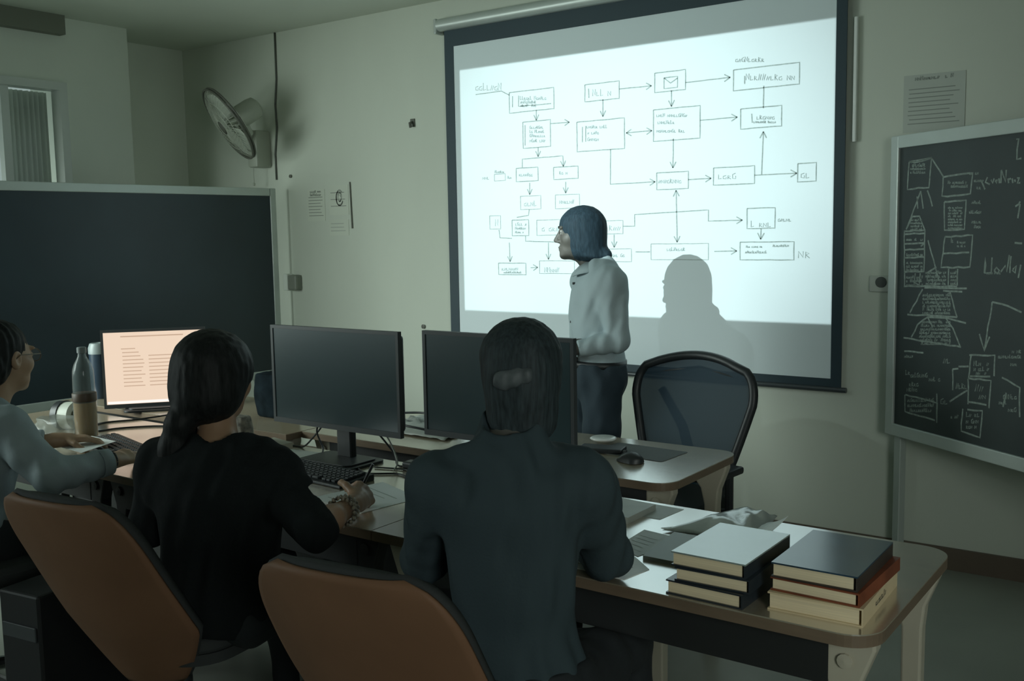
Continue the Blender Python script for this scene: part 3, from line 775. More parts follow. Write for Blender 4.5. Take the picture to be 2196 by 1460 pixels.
NP = mat('notice_paper', (0.60, 0.64, 0.55), rough=0.7, var=0.03)
notice(-5.125, -4.955, 1.655, 1.865, 'left paper notice with dark heading taped to the wall', 7, title=2, m=NP, ink=mat('ink_mid', (0.22, 0.24, 0.21), rough=0.7), group='paper notices on the front wall')
notice(-4.915, -4.735, 1.69, 1.885, 'paper notice with a dark round emblem taped to the wall', 3, emblem=True, m=NP, ink=mat('ink_mid', (0.22, 0.24, 0.21)), group='paper notices on the front wall')
notice(-4.92, -4.74, 1.555, 1.66, 'small pale slip of paper taped below the emblem notice', 3, m=NP, group='paper notices on the front wall')
tag(MB().tube([(-4.715, WY - 0.004, 1.90), (-4.705, WY - 0.006, 1.60)], 0.005, seg=6).build('wall_rod', FAND), 'thin dark rod on the wall right of the emblem notice', 'rod')
notice(-1.252, -0.995, 1.965, 2.215, 'grey typed notice on the wall above the chalkboard', 9, title=1, m=mat('notice_grey', (0.49, 0.53, 0.48), rough=0.7), ink=mat('ink_faint', (0.26, 0.29, 0.26), rough=0.7), group=None)
tag(MB().box((-1.463, WY - 0.012, 2.22), (0.016, 0.022, 0.56), bev=0.004).build('cable_conduit', mat('conduit_white', (0.80, 0.84, 0.80), rough=0.35)), 'thin white vertical conduit on the wall right of the screen', 'conduit')

# ------------------------------------------------------------------ desks
DZ = 0.74
DT = 0.028


def desk(x0, x1, y0, y1, label, round_right=False, dark_under=False, group='wooden desks in two rows'):
    cx, cy = (x0 + x1) / 2, (y0 + y1) / 2
    w, d = x1 - x0, y1 - y0
    t = thing('desk', label, 'desk', (cx, cy, 0), group=group)
    poly = rrect(w - 0.004, d, 0.075, 8, (0, 1, 1, 0) if round_right else (0, 0, 0, 0))
    top = MB().prism(poly, DZ - 0.003, DZ)
    o = top.build('desktop', WOOD, t)
    poly2 = rrect(w - 0.004, d, 0.075, 8, (0, 1, 1, 0) if round_right else (0, 0, 0, 0))
    e = MB().prism(poly2, DZ - DT, DZ - 0.003)
    e.build('edge_band', WOODEDGE, t)
    ap = MB()
    ap.box((0, -d / 2 + 0.06, DZ - DT - 0.055), (w - 0.22, 0.018, 0.11))
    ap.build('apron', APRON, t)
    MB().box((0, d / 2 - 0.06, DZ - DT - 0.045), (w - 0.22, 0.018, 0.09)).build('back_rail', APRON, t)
    if dark_under:
        MB().box((0, d / 2 - 0.035, 0.40), (w - 0.20, 0.016, 0.56)).build('modesty_panel', APRON, t)  # panel added to keep floor light from showing under the desk
    lm = APRON if dark_under else BEIGE  # dark legs stand in for the shade under these desks
    for sx in (-1, 1):
        for sy in (-1, 1):
            lx, ly = sx * (w / 2 - 0.075), sy * (d / 2 - 0.075)
            g = MB()
            z1 = DZ - DT
            # flared bracket at the top, then the tube
            prof = [(-0.022, 0.0), (0.022, 0.0), (0.024, z1 - 0.16), (0.03, z1 - 0.10), (0.06, z1 - 0.02), (0.06, z1), (-0.10, z1), (-0.10, z1 - 0.02), (-0.04, z1 - 0.10), (-0.026, z1 - 0.16)]
            if sx < 0:
                prof = [(-x, z) for x, z in prof][::-1]
            M = Matrix.Translation((lx, ly + 0.022, 0)) @ XZ.to_4x4()
            g.prism(prof, 0.0, 0.044, M)
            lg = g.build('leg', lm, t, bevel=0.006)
            if sy < 0:
                MB().lathe([(0.0, 0.0), (0.016, 0.0), (0.016, 0.006), (0.0, 0.008)], seg=12, c=(lx, ly - 0.0225, z1 - 0.05), axis=(0, -1, 0)).build('bolt', lm, lg)
    return t


FY0, FY1 = 1.95, 2.625
desk(-1.91, -0.545, FY0, FY1, 'right front-row desk carrying two stacks of books', round_right=True)
desk(-3.27, -1.91, FY0, FY1, 'middle front-row desk with black keyboard and the middle black monitor', dark_under=True)
desk(-4.62, -3.27, FY0, FY1, 'left front-row desk with the orange drink bottle on it', dark_under=True)
BY0, BY1 = 2.83, 3.40
desk(-3.155, -1.445, BY0, BY1, 'back-row desk with black mouse and rounded corner before the mesh chair', round_right=True)
desk(-4.86, -3.16, BY0 - 0.08, BY1 - 0.08, 'back-row desk at left carrying the lit monitor and blue tumbler')

# ------------------------------------------------------------------ monitors
def monitor(label, x, y, rz, w, h, zb, lit=False):
    t = thing('monitor', label, 'monitor', (x, y, DZ), rz, group='desktop monitors')
    ft = 0.012
    b = MB()
    b.box((0, 0.018, zb + h / 2), (w - 0.03, 0.035, h - 0.03), bev=0.012)
    b.build('rear_housing', BLACK, t)
    s = MB()
    for sx in (-1, 1):
        s.box((sx * (w / 2 - ft / 2), -0.006, zb + h / 2), (ft, 0.018, h))
    s.box((0, -0.006, zb + h - ft / 2), (w - 2 * ft, 0.018, ft))
    s.box((0, -0.006, zb + ft * 0.8), (w - 2 * ft, 0.018, ft * 1.6))
    s.build('bezel', DARKGREY, t)
    sw, sh = w - 2 * ft, h - 2.6 * ft
    zc = zb + 1.6 * ft + sh / 2
    if lit:
        sc_ = MB().box((0, -0.006, zc), (sw, 0.012, sh)).build('screen', emit('lit_page', (1.0, 0.78, 0.60), 0.86), t)
        tx = MB()

        def on(p):
            return (p[0], -0.0128, zc + p[1])
        for i in range(11):
            z = sh * 0.27 - i * sh * 0.052
            xs = -sw * 0.32 if i not in (0,) else -sw * 0.33
            ribbon(tx, [(xs, z), (xs + sw * RND.uniform(0.12, 0.22), z)], 0.0045, on)
            if i > 1:
                ribbon(tx, [(-sw * 0.06, z), (sw * RND.uniform(0.12, 0.28), z)], 0.0045, on)
        ribbon(tx, [(-sw * 0.33, sh * 0.44), (sw * 0.30, sh * 0.44)], 0.006, on)
        tx.build('page_text', emit('lit_text', (0.80, 0.56, 0.40), 0.72), sc_)
        bar = MB().box((-sw * 0.18, -0.0128, zc - sh / 2 + 0.008), (sw * 0.62, 0.001, 0.012))
        bar.build('task_bar', emit('lit_bar', (1.0, 0.95, 0.9), 1.0), sc_)
    else:
        MB().box((0, -0.006, zc), (sw, 0.012, sh)).build('screen', SCREEN_OFF, t)
    nk = MB()
    nk.box((0, 0.045, (zb + 0.10) / 2 + 0.004), (0.075, 0.03, zb + 0.09), bev=0.008)
    nk.build('neck', BLACK, t)
    bs = MB().prism(rrect(0.29, 0.20, 0.03, 6), 0.0, 0.010)
    bs.prism(rrect(0.25, 0.16, 0.03, 6), 0.010, 0.016)
    bs.build('stand_base', BLACK, t, bevel=0.002)
    return t


monitor('black switched-off monitor between the two seated students, its stand showing', -2.60, 2.50, 0.0, 0.64, 0.365, 0.122)
monitor('black switched-off monitor half hidden behind the student in charcoal shirt', -1.862, 2.48, 0.0, 0.585, 0.345, 0.155)
monitor('lit monitor showing a pale peach page at left', -4.20, 2.86, math.radians(50), 0.475, 0.375, 0.012, lit=True)

# ------------------------------------------------------------------ keyboards, mouse and desk clutter
def keyboard(label, x, y, rz, w=0.44, d=0.135):
    t = thing('keyboard', label, 'keyboard', (x, y, DZ), rz, group='keyboards on the front desks')
    b = MB()
    b.prism([(-d / 2, 0.0), (d / 2, 0.0), (d / 2, 0.022), (-d / 2, 0.010)], -w / 2, w / 2, YZ)
    b.build('case', BLACK, t, bevel=0.003)
    k = MB()
    nx, ny = 20, 6
    for j in range(ny):
        yy = -d / 2 + 0.014 + (d - 0.028) * (j + 0.5) / ny
        zz = 0.010 + 0.012 * (yy + d / 2) / d
        if j == 0:
            segs = [(-0.19, 0.03), (-0.15, 0.03), (-0.05, 0.14), (0.05, 0.03), (0.085, 0.03), (0.13, 0.018), (0.152, 0.018), (0.178, 0.018)]
        else:
            segs = [(-w / 2 + 0.018 + (w - 0.03) * i / nx, 0.0165) for i in range(nx)]
        for xx, ww in segs:
            k.box((xx, yy, zz + 0.004), (ww, (d - 0.028) / ny - 0.004, 0.008), bev=0.0015)
    k.build('keys', DARKGREY, t)
    return t


keyboard('black keyboard in front of the middle black monitor', -2.535, 2.315, math.radians(-4), 0.46, 0.15)
keyboard('black keyboard under the hands of the person in blue-grey shirt', -3.50, 2.20, math.radians(-14), 0.45, 0.15)


def mouse(label, x, y, rz):
    t = thing('mouse', label, 'mouse', (x, y, DZ + 0.002), rz)
    g = MB()
    rows = []
    for i in range(9):
        u = i / 8
        yy = -0.055 + 0.11 * u
        wv = 0.033 * math.sqrt(max(0.0, 1 - (2 * u - 1) ** 4)) + 0.002
        hv = 0.036 * math.sqrt(max(0.0, 1 - (1.15 * u - 0.5) ** 2 * 2.2)) * (0.35 + 0.65 * math.sin(math.pi * min(1, u * 0.8 + 0.2)))
        rows.append([(wv * math.cos(math.pi * k / 8), yy, hv * math.sin(math.pi * k / 8)) for k in range(9)])
    g.quadstrip(rows)
    g.f.append(tuple(range(9)))
    g.f.append(tuple(72 + k for k in range(9)))
    g.build('shell', BLACK, t, smooth=True)
    MB().tube([(0, 0.02, 0.033), (0, 0.035, 0.030)], 0.004, seg=8).build('wheel', DARKGREY, t)
    return t


mouse('black mouse on the back desk in front of the mesh chair', -1.712, 3.055, math.radians(70))
pad = MB().prism(rrect(0.30, 0.19, 0.01, 3), 0.0, 0.002)
pd = pad.build('mouse_pad', mat('mouse_pad_grey', (0.10, 0.115, 0.115), rough=0.7), loc=(-1.76, 3.21, DZ), rotz=math.radians(-3))
tag(pd, 'thin dark grey mouse pad on the back desk beside the black mouse', 'mouse pad')
wm = thing('saucer', 'small bright white oval saucer on the back desk beside the student', 'saucer', (-1.95, 3.27, DZ))
MB().lathe([(0.0, 0.008), (0.03, 0.010), (0.048, 0.018), (0.052, 0.022), (0.046, 0.026), (0.0, 0.022)], c=(0, 0, 0)).build('dish', mat('saucer_white', (0.85, 0.88, 0.86), rough=0.2), wm, smooth=True)
ph = MB().box((0, 0, 0.009), (0.17, 0.085, 0.018), bev=0.006)
tag(ph.build('phone', BLACK, loc=(-1.885, 3.15, DZ), rotz=math.radians(15)), 'black phone lying by the white saucer on the back desk', 'phone')

# bottles
bt = thing('drink_bottle', 'clear plastic bottle half full of orange drink on the left desk', 'bottle', (-3.80, 2.25, DZ))
RB, HB = 0.045, 0.37
MB().lathe([(0.0, 0.0), (0.038, 0.0), (0.046, 0.012), (0.046, 0.05), (0.044, 0.06), (0.046, 0.07), (0.046, 0.165), (0.043, 0.18), (0.042, 0.26), (0.041, 0.285), (0.033, 0.312), (0.022, 0.332), (0.016, 0.345), (0.016, 0.36)], c=(0, 0, 0)).build('plastic_shell', see_through('clear_plastic', (0.22, 0.27, 0.27), 0.35, 0.12), bt, smooth=True)
MB().lathe([(0.0, 0.004), (0.036, 0.004), (0.0435, 0.014), (0.0435, 0.155), (0.0, 0.155)]).build('orange_drink', mat('orange_drink', (0.40, 0.24, 0.085), rough=0.25, var=0.1), bt, smooth='auto')
MB().lathe([(0.047, 0.160), (0.0475, 0.162), (0.0475, 0.192), (0.0465, 0.194)]).build('label_band', mat('brown_band', (0.060, 0.038, 0.022), rough=0.5), bt, smooth=True)
MB().lathe([(0.0, 0.382), (0.016, 0.381), (0.0185, 0.378), (0.0185, 0.358), (0.016, 0.356)]).build('cap', mat('cap_grey', (0.16, 0.19, 0.19), rough=0.4), bt, smooth='auto')

tb_ = thing('tumbler', 'tall dark blue tumbler with white lid in front of the blackboard', 'tumbler', (-4.74, 2.90, DZ))
MB().lathe([(0.0, 0.0), (0.040, 0.0), (0.044, 0.006), (0.048, 0.13), (0.048, 0.235)], c=(0, 0, 0)).build('cup', mat('tumbler_blue', (0.025, 0.045, 0.070), rough=0.35), tb_, smooth='auto')
MB().lathe([(0.050, 0.232), (0.050, 0.262), (0.042, 0.285), (0.030, 0.288), (0.026, 0.282), (0.0, 0.280)]).build('lid', mat('lid_white', (0.30, 0.35, 0.35), rough=0.4), tb_, smooth='auto')
tr = thing('tape_roll', 'white tape roll with black sleeve standing on left desk', 'tape roll', (-4.06, 2.34, DZ))
MB().lathe([(0.032, -0.028), (0.060, -0.028), (0.060, 0.028), (0.032, 0.028), (0.032, -0.028)], c=(0.0, 0, 0.06), axis=(0.95, 0.25, 0.05)).build('tape', mat('tape_white', (0.50, 0.53, 0.46), rough=0.5), tr, smooth='auto')
MB().lathe([(0.030, -0.062), (0.062, -0.062), (0.063, -0.029), (0.030, -0.029), (0.030, -0.062)], c=(0.0, 0, 0.063), axis=(0.95, 0.25, 0.05)).build('black_sleeve', BLACK, tr, smooth='auto')

def bag(name, label, cat, loc, dims, m, seed=1, amp=0.012):
    r = random.Random(seed)
    bm = bmesh.new()
    bmesh.ops.create_cube(bm, size=1.0)
    bmesh.ops.subdivide_edges(bm, edges=bm.edges, cuts=5, use_grid_fill=True)
    for v in bm.verts:
        p = v.co.copy()
        rad = 1.0 - 0.28 * (p.x * p.x + p.y * p.y) * 2 * (0.4 + abs(p.z))
        z = p.z + 0.5
        v.co = Vector((p.x * dims[0] * rad + r.uniform(-amp, amp) * min(1, z * 4), p.y * dims[1] * rad + r.uniform(-amp, amp) * min(1, z * 4), z * dims[2] + r.uniform(-amp, amp) * (1 if z > 0.05 else 0)))
    bm.verts.index_update()
    mb = MB().add([v.co[:] for v in bm.verts], [tuple(v.index for v in f.verts) for f in bm.faces])
    bm.free()
    o = mb.build(name, m, loc=loc, smooth=True, sub=1)
    return tag(o, label, cat)


bag('pouch', 'speckled dark patterned pouch standing behind the woman in black', 'pouch', (-3.10, 2.46, DZ), (0.13, 0.07, 0.13), mat('speckled_cloth', (0.15, 0.14, 0.115), rough=0.8, var=0.95, vscale=38), 3, 0.004)
bag('shoulder_bag', 'dark crumpled bag on the back desk left of the middle monitor', 'bag', (-3.52, 3.02, DZ), (0.22, 0.14, 0.20), mat('bag_dark', (0.009, 0.015, 0.019), rough=0.95, spec=0.05, var=0.6, vscale=14), 4, 0.008)
bag('cling_bag', 'crumpled clear plastic bag on the left desk by the tape roll', 'plastic bag', (-3.93, 2.20, DZ), (0.20, 0.13, 0.085), see_through('cling_film', (0.30, 0.33, 0.30), 0.45, 0.25), 8, 0.012)

# books ---------------------------------------------------------------
def book(label, x, y, z, w, d, h, rz, cover, group, top=None, title=False, spine=True):
    """spine on the +x side, open page edges towards the room"""
    t = thing('book', label, 'book', (x, y, z), rz, group=group)
    ct = 0.0035
    c = MB()
    c.box((0, 0, ct / 2), (w, d, ct))
    if spine:
        c.box((w / 2 - ct / 2, 0, h / 2), (ct, d, h - 2 * ct))
    c.build('cover', cover, t)
    MB().box((0, 0, h - ct / 2), (w, d, ct)).build('front_cover', top or cover, t)
    pg = MB()
    pg.box((-0.003, 0, h / 2), (w - 0.013, d - 0.010, h - 2 * ct))
    pg.build('pages', CREAM, t)
    if title:
        w_ = MB()
        scribble(w_, -d * 0.16, h * 0.36, d * 0.14, h * 0.36, h * 0.4, 0.0022, lambda p: (w / 2 + 0.0008, p[0], p[1]))
        w_.build('title_lettering', INK, t)
    return t


lx, ly = -0.912, 2.095
gl, gr_ = 'books in the left stack', 'books in the right stack'
book('lowest dark-spined book of the left stack', lx - 0.004, ly - 0.004, DZ, 0.183, 0.262, 0.0325, math.radians(-1), COVERB, gl)
book('middle dark-spined book of the left stack', lx + 0.006, ly + 0.003, DZ + 0.0327, 0.176, 0.260, 0.0310, math.radians(1.5), COVERB, gl)
book('topmost book of the left stack with pale glossy cover', lx - 0.001, ly + 0.006, DZ + 0.0639, 0.176, 0.262, 0.0330, 0, COVERB, gl, top=COVERG)
rx, ry = -0.690, 2.142
book('lowest cream-covered book of the right stack with lettering on spine', rx, ry, DZ, 0.200, 0.288, 0.0390, math.radians(2), COVERC, gr_, title=True)
book('middle rust-red book of the right stack', rx + 0.004, ry + 0.004, DZ + 0.0392, 0.190, 0.282, 0.0295, math.radians(-1), COVERO, gr_)
book('topmost book of the right stack with worn dark blue cover', rx - 0.003, ry + 0.002, DZ + 0.0689, 0.182, 0.275, 0.0330, math.radians(1), COVERD, gr_, top=COVERN)

# papers --------------------------------------------------------------
def sheet(name, label, cat, pts, m=PAPER, th=0.0012, z=0.0, group='loose sheets of paper', curl=0.0, ink=0):
    """a sheet or pad lying on the desk, corners given anticlockwise in room metres"""
    cx = sum(p[0] for p in pts) / 4
    cy = sum(p[1] for p in pts) / 4
    q = [Vector((p[0] - cx, p[1] - cy)) for p in pts]
    n = 8
    rows = []
    for j in range(n + 1):
        v = j / n
        row = []
        for i in range(n + 1):
            u = i / n
            p = q[0] * (1 - u) * (1 - v) + q[1] * u * (1 - v) + q[2] * u * v + q[3] * (1 - u) * v
            row.append((p.x, p.y, th + curl * (u * v) ** 2))
        rows.append(row)
    g = MB().quadstrip(rows)
    g.quadstrip([[(a, b, c - th) for a, b, c in r][::-1] for r in rows])
    N = (n + 1) ** 2
    loop = list(range(n + 1)) + [(n + 1) * k + n for k in range(1, n + 1)] + [(n + 1) * n + k for k in range(n - 1, -1, -1)] + [(n + 1) * k for k in range(n - 1, 0, -1)]

    def low(i):
        r, c = divmod(i, n + 1)
        return N + r * (n + 1) + (n - c)
    for k in range(len(loop)):
        a, b = loop[k], loop[(k + 1) % len(loop)]
        g.f.append((a, b, low(b), low(a)))
    if ink:
        t = thing(name, label, cat, (cx, cy, DZ + z), group=group)
        g.build('leaf', m, t)
        w = MB()
        for k in range(ink):
            v = 0.15 + 0.7 * k / ink
            a = q[0].lerp(q[3], v).lerp(q[1].lerp(q[2], v), 0.12)
            b = q[0].lerp(q[3], v).lerp(q[1].lerp(q[2], v), RND.uniform(0.55, 0.88))
            ribbon(w, [a, b], 0.003, lambda p: (p[0], p[1], th + 0.0004))
        w.build('writing', INKL, t)
        return t
    o = g.build(name, m, loc=(cx, cy, DZ + z))
    return tag(o, label, cat, group)


sheet('paper', 'white sheet being written on by the woman in black', 'paper', [(-2.31, 2.10), (-2.055, 2.06), (-2.02, 2.28), (-2.26, 2.37)], ink=6)
sheet('paper', 'white sheet under the left hand of the person in blue-grey shirt', 'paper', [(-3.66, 2.02), (-3.42, 2.00), (-3.50, 2.19), (-3.68, 2.20)], th=0.0012, z=0.034, ink=0)
sheet('paper', 'white sheet under the elbow of the student in charcoal shirt', 'paper', [(-1.36, 2.0), (-1.13, 1.985), (-1.115, 2.08), (-1.30, 2.24)], ink=4)
sheet('notebook', 'thin pale notebook beside the raised elbow on the right desk', 'notebook', [(-1.56, 2.40), (-1.345, 2.385), (-1.345, 2.55), (-1.50, 2.56)], th=0.018, group=None, m=PAPERG)
sheet('paper', 'wide pale sheet lying flat behind the thin notebook', 'paper', [(-1.55, 2.46), (-1.29, 2.47), (-1.28, 2.60), (-1.5, 2.61)], m=PAPERG, th=0.001, z=0.0)
sheet('folder', 'dark-edged folder half under the left book stack', 'folder', [(-1.165, 2.14), (-1.00, 2.14), (-1.02, 2.36), (-1.19, 2.36)], th=0.010, group=None, m=mat('folder_grey', (0.34, 0.38, 0.36), rough=0.45))
sheet('paper', 'grey printed sheet between the elbow and the dark-edged folder', 'paper', [(-1.27, 2.19), (-1.185, 2.15), (-1.15, 2.34), (-1.28, 2.36)], m=PAPERG, ink=5)
sheet('paper', 'white sheet with a curled corner behind the left book stack', 'paper', [(-1.25, 2.40), (-1.00, 2.37), (-0.94, 2.53), (-1.06, 2.62)], curl=0.05, ink=0)


def crumple(name, label, cat, pts, m, seed, amp, base=0.012, fs=1.0):
    r = random.Random(seed)
    cx = sum(p[0] for p in pts) / 4
    cy = sum(p[1] for p in pts) / 4
    q = [Vector((p[0] - cx, p[1] - cy)) for p in pts]
    n = 22
    ph = [(fs * r.uniform(6, 26), fs * r.uniform(6, 26), r.uniform(0, 6)) for _ in range(7)]
    rows = []
    for j in range(n + 1):
        v = j / n
        row = []
        for i in range(n + 1):
            u = i / n
            p = q[0] * (1 - u) * (1 - v) + q[1] * u * (1 - v) + q[2] * u * v + q[3] * (1 - u) * v
            h = sum(abs(math.sin(a * u + b * v + c)) for a, b, c in ph) / 7
            edge = min(u, v, 1 - u, 1 - v) * 4
            row.append((p.x, p.y, 0.002 + base * min(1, edge) + amp * (h - 0.35) * (0.35 + min(1, edge))))
        rows.append(row)
    rows = [[(a, b, max(0.0015, c)) for a, b, c in rr] for rr in rows]
    o = MB().quadstrip(rows).build(name, m, loc=(cx, cy, DZ + 0.001), smooth=True, solid=0.0008)
    return tag(o, label, cat)


crumple('plastic_sleeve', 'crumpled shiny clear sleeve behind the left book stack', 'plastic sleeve', [(-1.23, 2.37), (-0.99, 2.42), (-1.02, 2.66), (-1.12, 2.70)],
        mat('shiny_sleeve', (0.42, 0.46, 0.44), rough=0.18, spec=1.0, ior=1.7), 11, 0.020, 0.02, 0.45)
crumple('wrapper', 'crumpled pale papers on the back desk between two monitors', 'papers', [(-2.95, 3.0), (-2.50, 2.98), (-2.52, 3.30), (-2.93, 3.34)], PAPERG, 12, 0.045)
sheet('notebook', 'closed pale book on the desk beside the speckled pouch', 'book', [(-3.09, 2.47), (-2.95, 2.46), (-2.93, 2.58), (-3.07, 2.61)], th=0.022, group=None, m=mat('book_pale', (0.36, 0.35, 0.28), rough=0.6, var=0.2))
sheet('paper', 'pale sheet lying on the desk behind the middle keyboard', 'paper', [(-3.0, 2.36), (-2.74, 2.42), (-2.74, 2.58), (-2.93, 2.56)], m=PAPERG)
dc = MB().box((0, 0, 0.014), (0.30, 0.05, 0.028), bev=0.008)
tag(dc.build('power_strip', BLACK, loc=(-2.18, 2.57, DZ), rotz=0.05), 'black power strip on the desk behind the middle monitor cables', 'power strip')
sp = MB().lathe([(0.0, 0.0), (0.05, 0.0), (0.055, 0.012), (0.048, 0.03), (0.0, 0.032)])
tag(sp.build('cable_coil', DARKGREY, loc=(-2.26, 2.70 + 0.16, DZ), smooth='auto'), 'dark coiled cable adapter at the near edge of the back desk', 'adapter')


def cable(label, pts, r=0.0035, m=BLACK):
    n = len(pts)
    P = [Vector(p) for p in pts]
    out = []
    for i in range(n - 1):
        p0, p1, p2, p3 = P[max(i - 1, 0)], P[i], P[i + 1], P[min(i + 2, n - 1)]
        for k in range(8):
            t = k / 8
            out.append(0.5 * ((2 * p1) + (p2 - p0) * t + (2 * p0 - 5 * p1 + 4 * p2 - p3) * t * t + (3 * p1 - p0 - 3 * p2 + p3) * t ** 3))
    out.append(P[-1])
    out = [Vector((p.x, p.y, max(p.z, DZ + r))) for p in out]
    return tag(MB().tube(out, r, seg=7).build('cable', m, smooth=True), label, 'cable', 'cables behind the monitors')


zt = DZ + 0.004
cable('black cable hanging left of the middle monitor stand', [(-2.72, 2.545, 0.90), (-2.76, 2.55, 0.83), (-2.73, 2.55, 0.76), (-2.68, 2.46, zt), (-2.63, 2.38, zt)])
cable('black cable drooping right of the middle monitor stand', [(-2.54, 2.55, 0.90), (-2.47, 2.56, 0.86), (-2.40, 2.58, 0.78), (-2.36, 2.56, zt), (-2.28, 2.60, zt)])
cable('pale grey cable curving down from the middle monitor', [(-2.50, 2.55, 0.90), (-2.42, 2.56, 0.85), (-2.35, 2.54, 0.77), (-2.33, 2.50, zt)], 0.003, mat('cable_pale', (0.30, 0.32, 0.29), rough=0.5))
cable('long black cable looping across the desk right of the middle stand', [(-2.48, 2.47, zt), (-2.38, 2.42, zt), (-2.28, 2.47, zt), (-2.16, 2.43, zt), (-2.06, 2.50, zt), (-2.0, 2.46, zt)])
cable('thin black cable along the desk edge near the power strip', [(-2.42, 2.50, zt), (-2.30, 2.53, zt), (-2.20, 2.50, zt), (-2.06, 2.55, zt)], 0.003)
cable('black cable stretched left behind the middle monitor', [(-2.70, 2.56, 0.89), (-2.80, 2.57, 0.80), (-2.90, 2.60, zt), (-3.0, 2.60, zt)])
cable('black cable lying before the lit monitor', [(-4.02, 2.80, zt), (-3.98, 2.77, zt), (-4.00, 2.62, zt), (-4.06, 2.50, zt), (-4.04, 2.42, zt)], 0.004)
cable('black cable bending across the planks under the lit monitor', [(-3.72, 2.60, zt), (-3.80, 2.55, zt), (-3.88, 2.45, zt), (-3.90, 2.36, zt)], 0.004)
cable('black cable among papers on the back desk', [(-2.95, 2.92, zt + 0.03), (-2.80, 2.95, zt + 0.05), (-2.62, 2.93, zt + 0.05), (-2.45, 3.0, zt + 0.02), (-2.35, 3.1, zt)], 0.005)
cable('thin dark cable crossing the papers on the back desk', [(-2.92, 3.1, zt + 0.05), (-2.75, 3.15, zt + 0.06), (-2.55, 3.10, zt + 0.05), (-2.42, 3.2, zt)], 0.005)

# ------------------------------------------------------------------ chairs
def shell_chair(label, loc, rz):
    """orange moulded shell back with a charcoal pad, on a five-star base; faces +y"""
    t = thing('shell_chair', label, 'chair', loc, rz, group='orange shell chairs')

    def P(u, v, off=0.0):
        # v 0 bottom .. 1 top ; u -1..1
        z = 0.37 + 0.55 * v
        # half width: narrow waist at the bottom, broad in the middle, slightly narrower at the top
        w = 0.10 + 0.155 * min(1, max(0, v / 0.34)) ** 0.8
        w -= 0.025 * max(0, (v - 0.45) / 0.55) ** 1.5
        wrap = (0.125 - 0.095 * v) * (0.55 + 0.45 * min(1, v * 3))
        y = -0.225 - 0.175 * v + 0.07 * max(0.0, 1 - v) ** 2.2 + wrap * abs(u) ** 2.2
        x = u * w
        # round the top corners
        cr_ = 0.11
        tz = 0.92
        if v > 0.72:
            lim = w
            k = (v - 0.72) / 0.28
            lim = w - 0.085 * (1 - math.sqrt(max(0.0, 1 - k ** 2.6)))
            x = u * lim
        y2 = y + off
        z2 = z + 0.012 * (1 - u * u) * max(0, v - 0.8) * 5 * 0.4 + off * 0.22
        return (x, y2, z2)
    nu, nv = 28, 34
    sh = MB().quadstrip([[P(-1 + 2 * i / nu, j / nv) for i in range(nu + 1)] for j in range(nv + 1)])
    sh.build('backrest', ORANGE, t, smooth=True, solid=0.010, soloff=1)
    pd_ = MB().quadstrip([[P((-1 + 2 * i / nu) * 0.985, 0.02 + 0.985 * j / nv, 0.017) for i in range(nu + 1)] for j in range(nv + 1)])
    pd_.build('back_pad', PAD, t, smooth=True, solid=0.026, soloff=0)
    se = MB().prism(rrect(0.46, 0.42, 0.12, 8, cy=0.06), 0.43, 0.46)
    se.build('seat', PAD, t, smooth='auto')
    sp_ = MB().prism(rrect(0.465, 0.43, 0.12, 8, cy=0.06), 0.46, 0.50)
    sp_.build('seat_pad', PAD, t, smooth='auto', bevel=0.012)
    star_base(t, 0.43)
    return t


def star_base(t, top):
    MB().tube([(0, 0, 0.10), (0, 0, top)], 0.028, seg=14).build('gas_column', BLACK, t, smooth='auto')
    for k in range(5):
        a = 2 * math.pi * k / 5 + 0.3
        d = Vector((math.cos(a), math.sin(a), 0))
        lg = MB().tube([d * 0.02 + Vector((0, 0, 0.115)), d * 0.29 + Vector((0, 0, 0.075))], [0.026, 0.017], seg=10).build('base_arm', CHROME, t, smooth='auto')
        s_ = Vector((-d.y, d.x, 0))
        c = MB()
        for sg in (-1, 1):
            c.lathe([(0.0, -0.009), (0.027, -0.009), (0.029, 0.0), (0.027, 0.009), (0.0, 0.009)], seg=16, c=tuple(d * 0.29 + s_ * 0.014 * sg + Vector((0, 0, 0.029))), axis=s_)
        c.tube([d * 0.29 + Vector((0, 0, 0.03)), d * 0.29 + Vector((0, 0, 0.08))], 0.008, seg=8)
        c.build('caster', BLACK, lg, smooth='auto')


def place_chair(px, py, yaw, label):
    return shell_chair(label, (px, py, 0), math.radians(yaw))


CHP = ((-2.375, 1.650), (-1.405, 1.665))
CH1 = place_chair(*CHP[0], 7, 'orange-backed shell chair at left holding the woman in black')
CH2 = place_chair(*CHP[1], 8, 'orange-backed shell chair in the foreground holding the student in charcoal shirt')


def office_chair(label, loc, rz):
    """black task chair, faces +y"""
    t = thing('task_chair', label, 'chair', loc, rz)
    MB().prism(rrect(0.48, 0.46, 0.10, 8), 0.42, 0.50).build('seat', PAD, t, smooth='auto', bevel=0.02)
    bk = MB().quadstrip([[((-1 + i / 6) * 0.22, -0.25 - 0.08 * j / 6 + 0.05 * (-1 + i / 6) ** 2, 0.56 + 0.30 * j / 6) for i in range(13)] for j in range(7)])
    bk.build('backrest', PAD, t, smooth=True, solid=0.04)
    MB().tube([(0, -0.18, 0.44), (0, -0.31, 0.47), (0, -0.32, 0.70)], 0.018, seg=10).build('back_strut', BLACK, t, smooth='auto')
    for sx in (-1, 1):
        MB().tube([(sx * 0.25, -0.05, 0.46), (sx * 0.28, -0.03, 0.60), (sx * 0.275, 0.0, 0.645)], 0.014, seg=8).build('arm_post', BLACK, t, smooth='auto')
    star_base(t, 0.43)
    return t


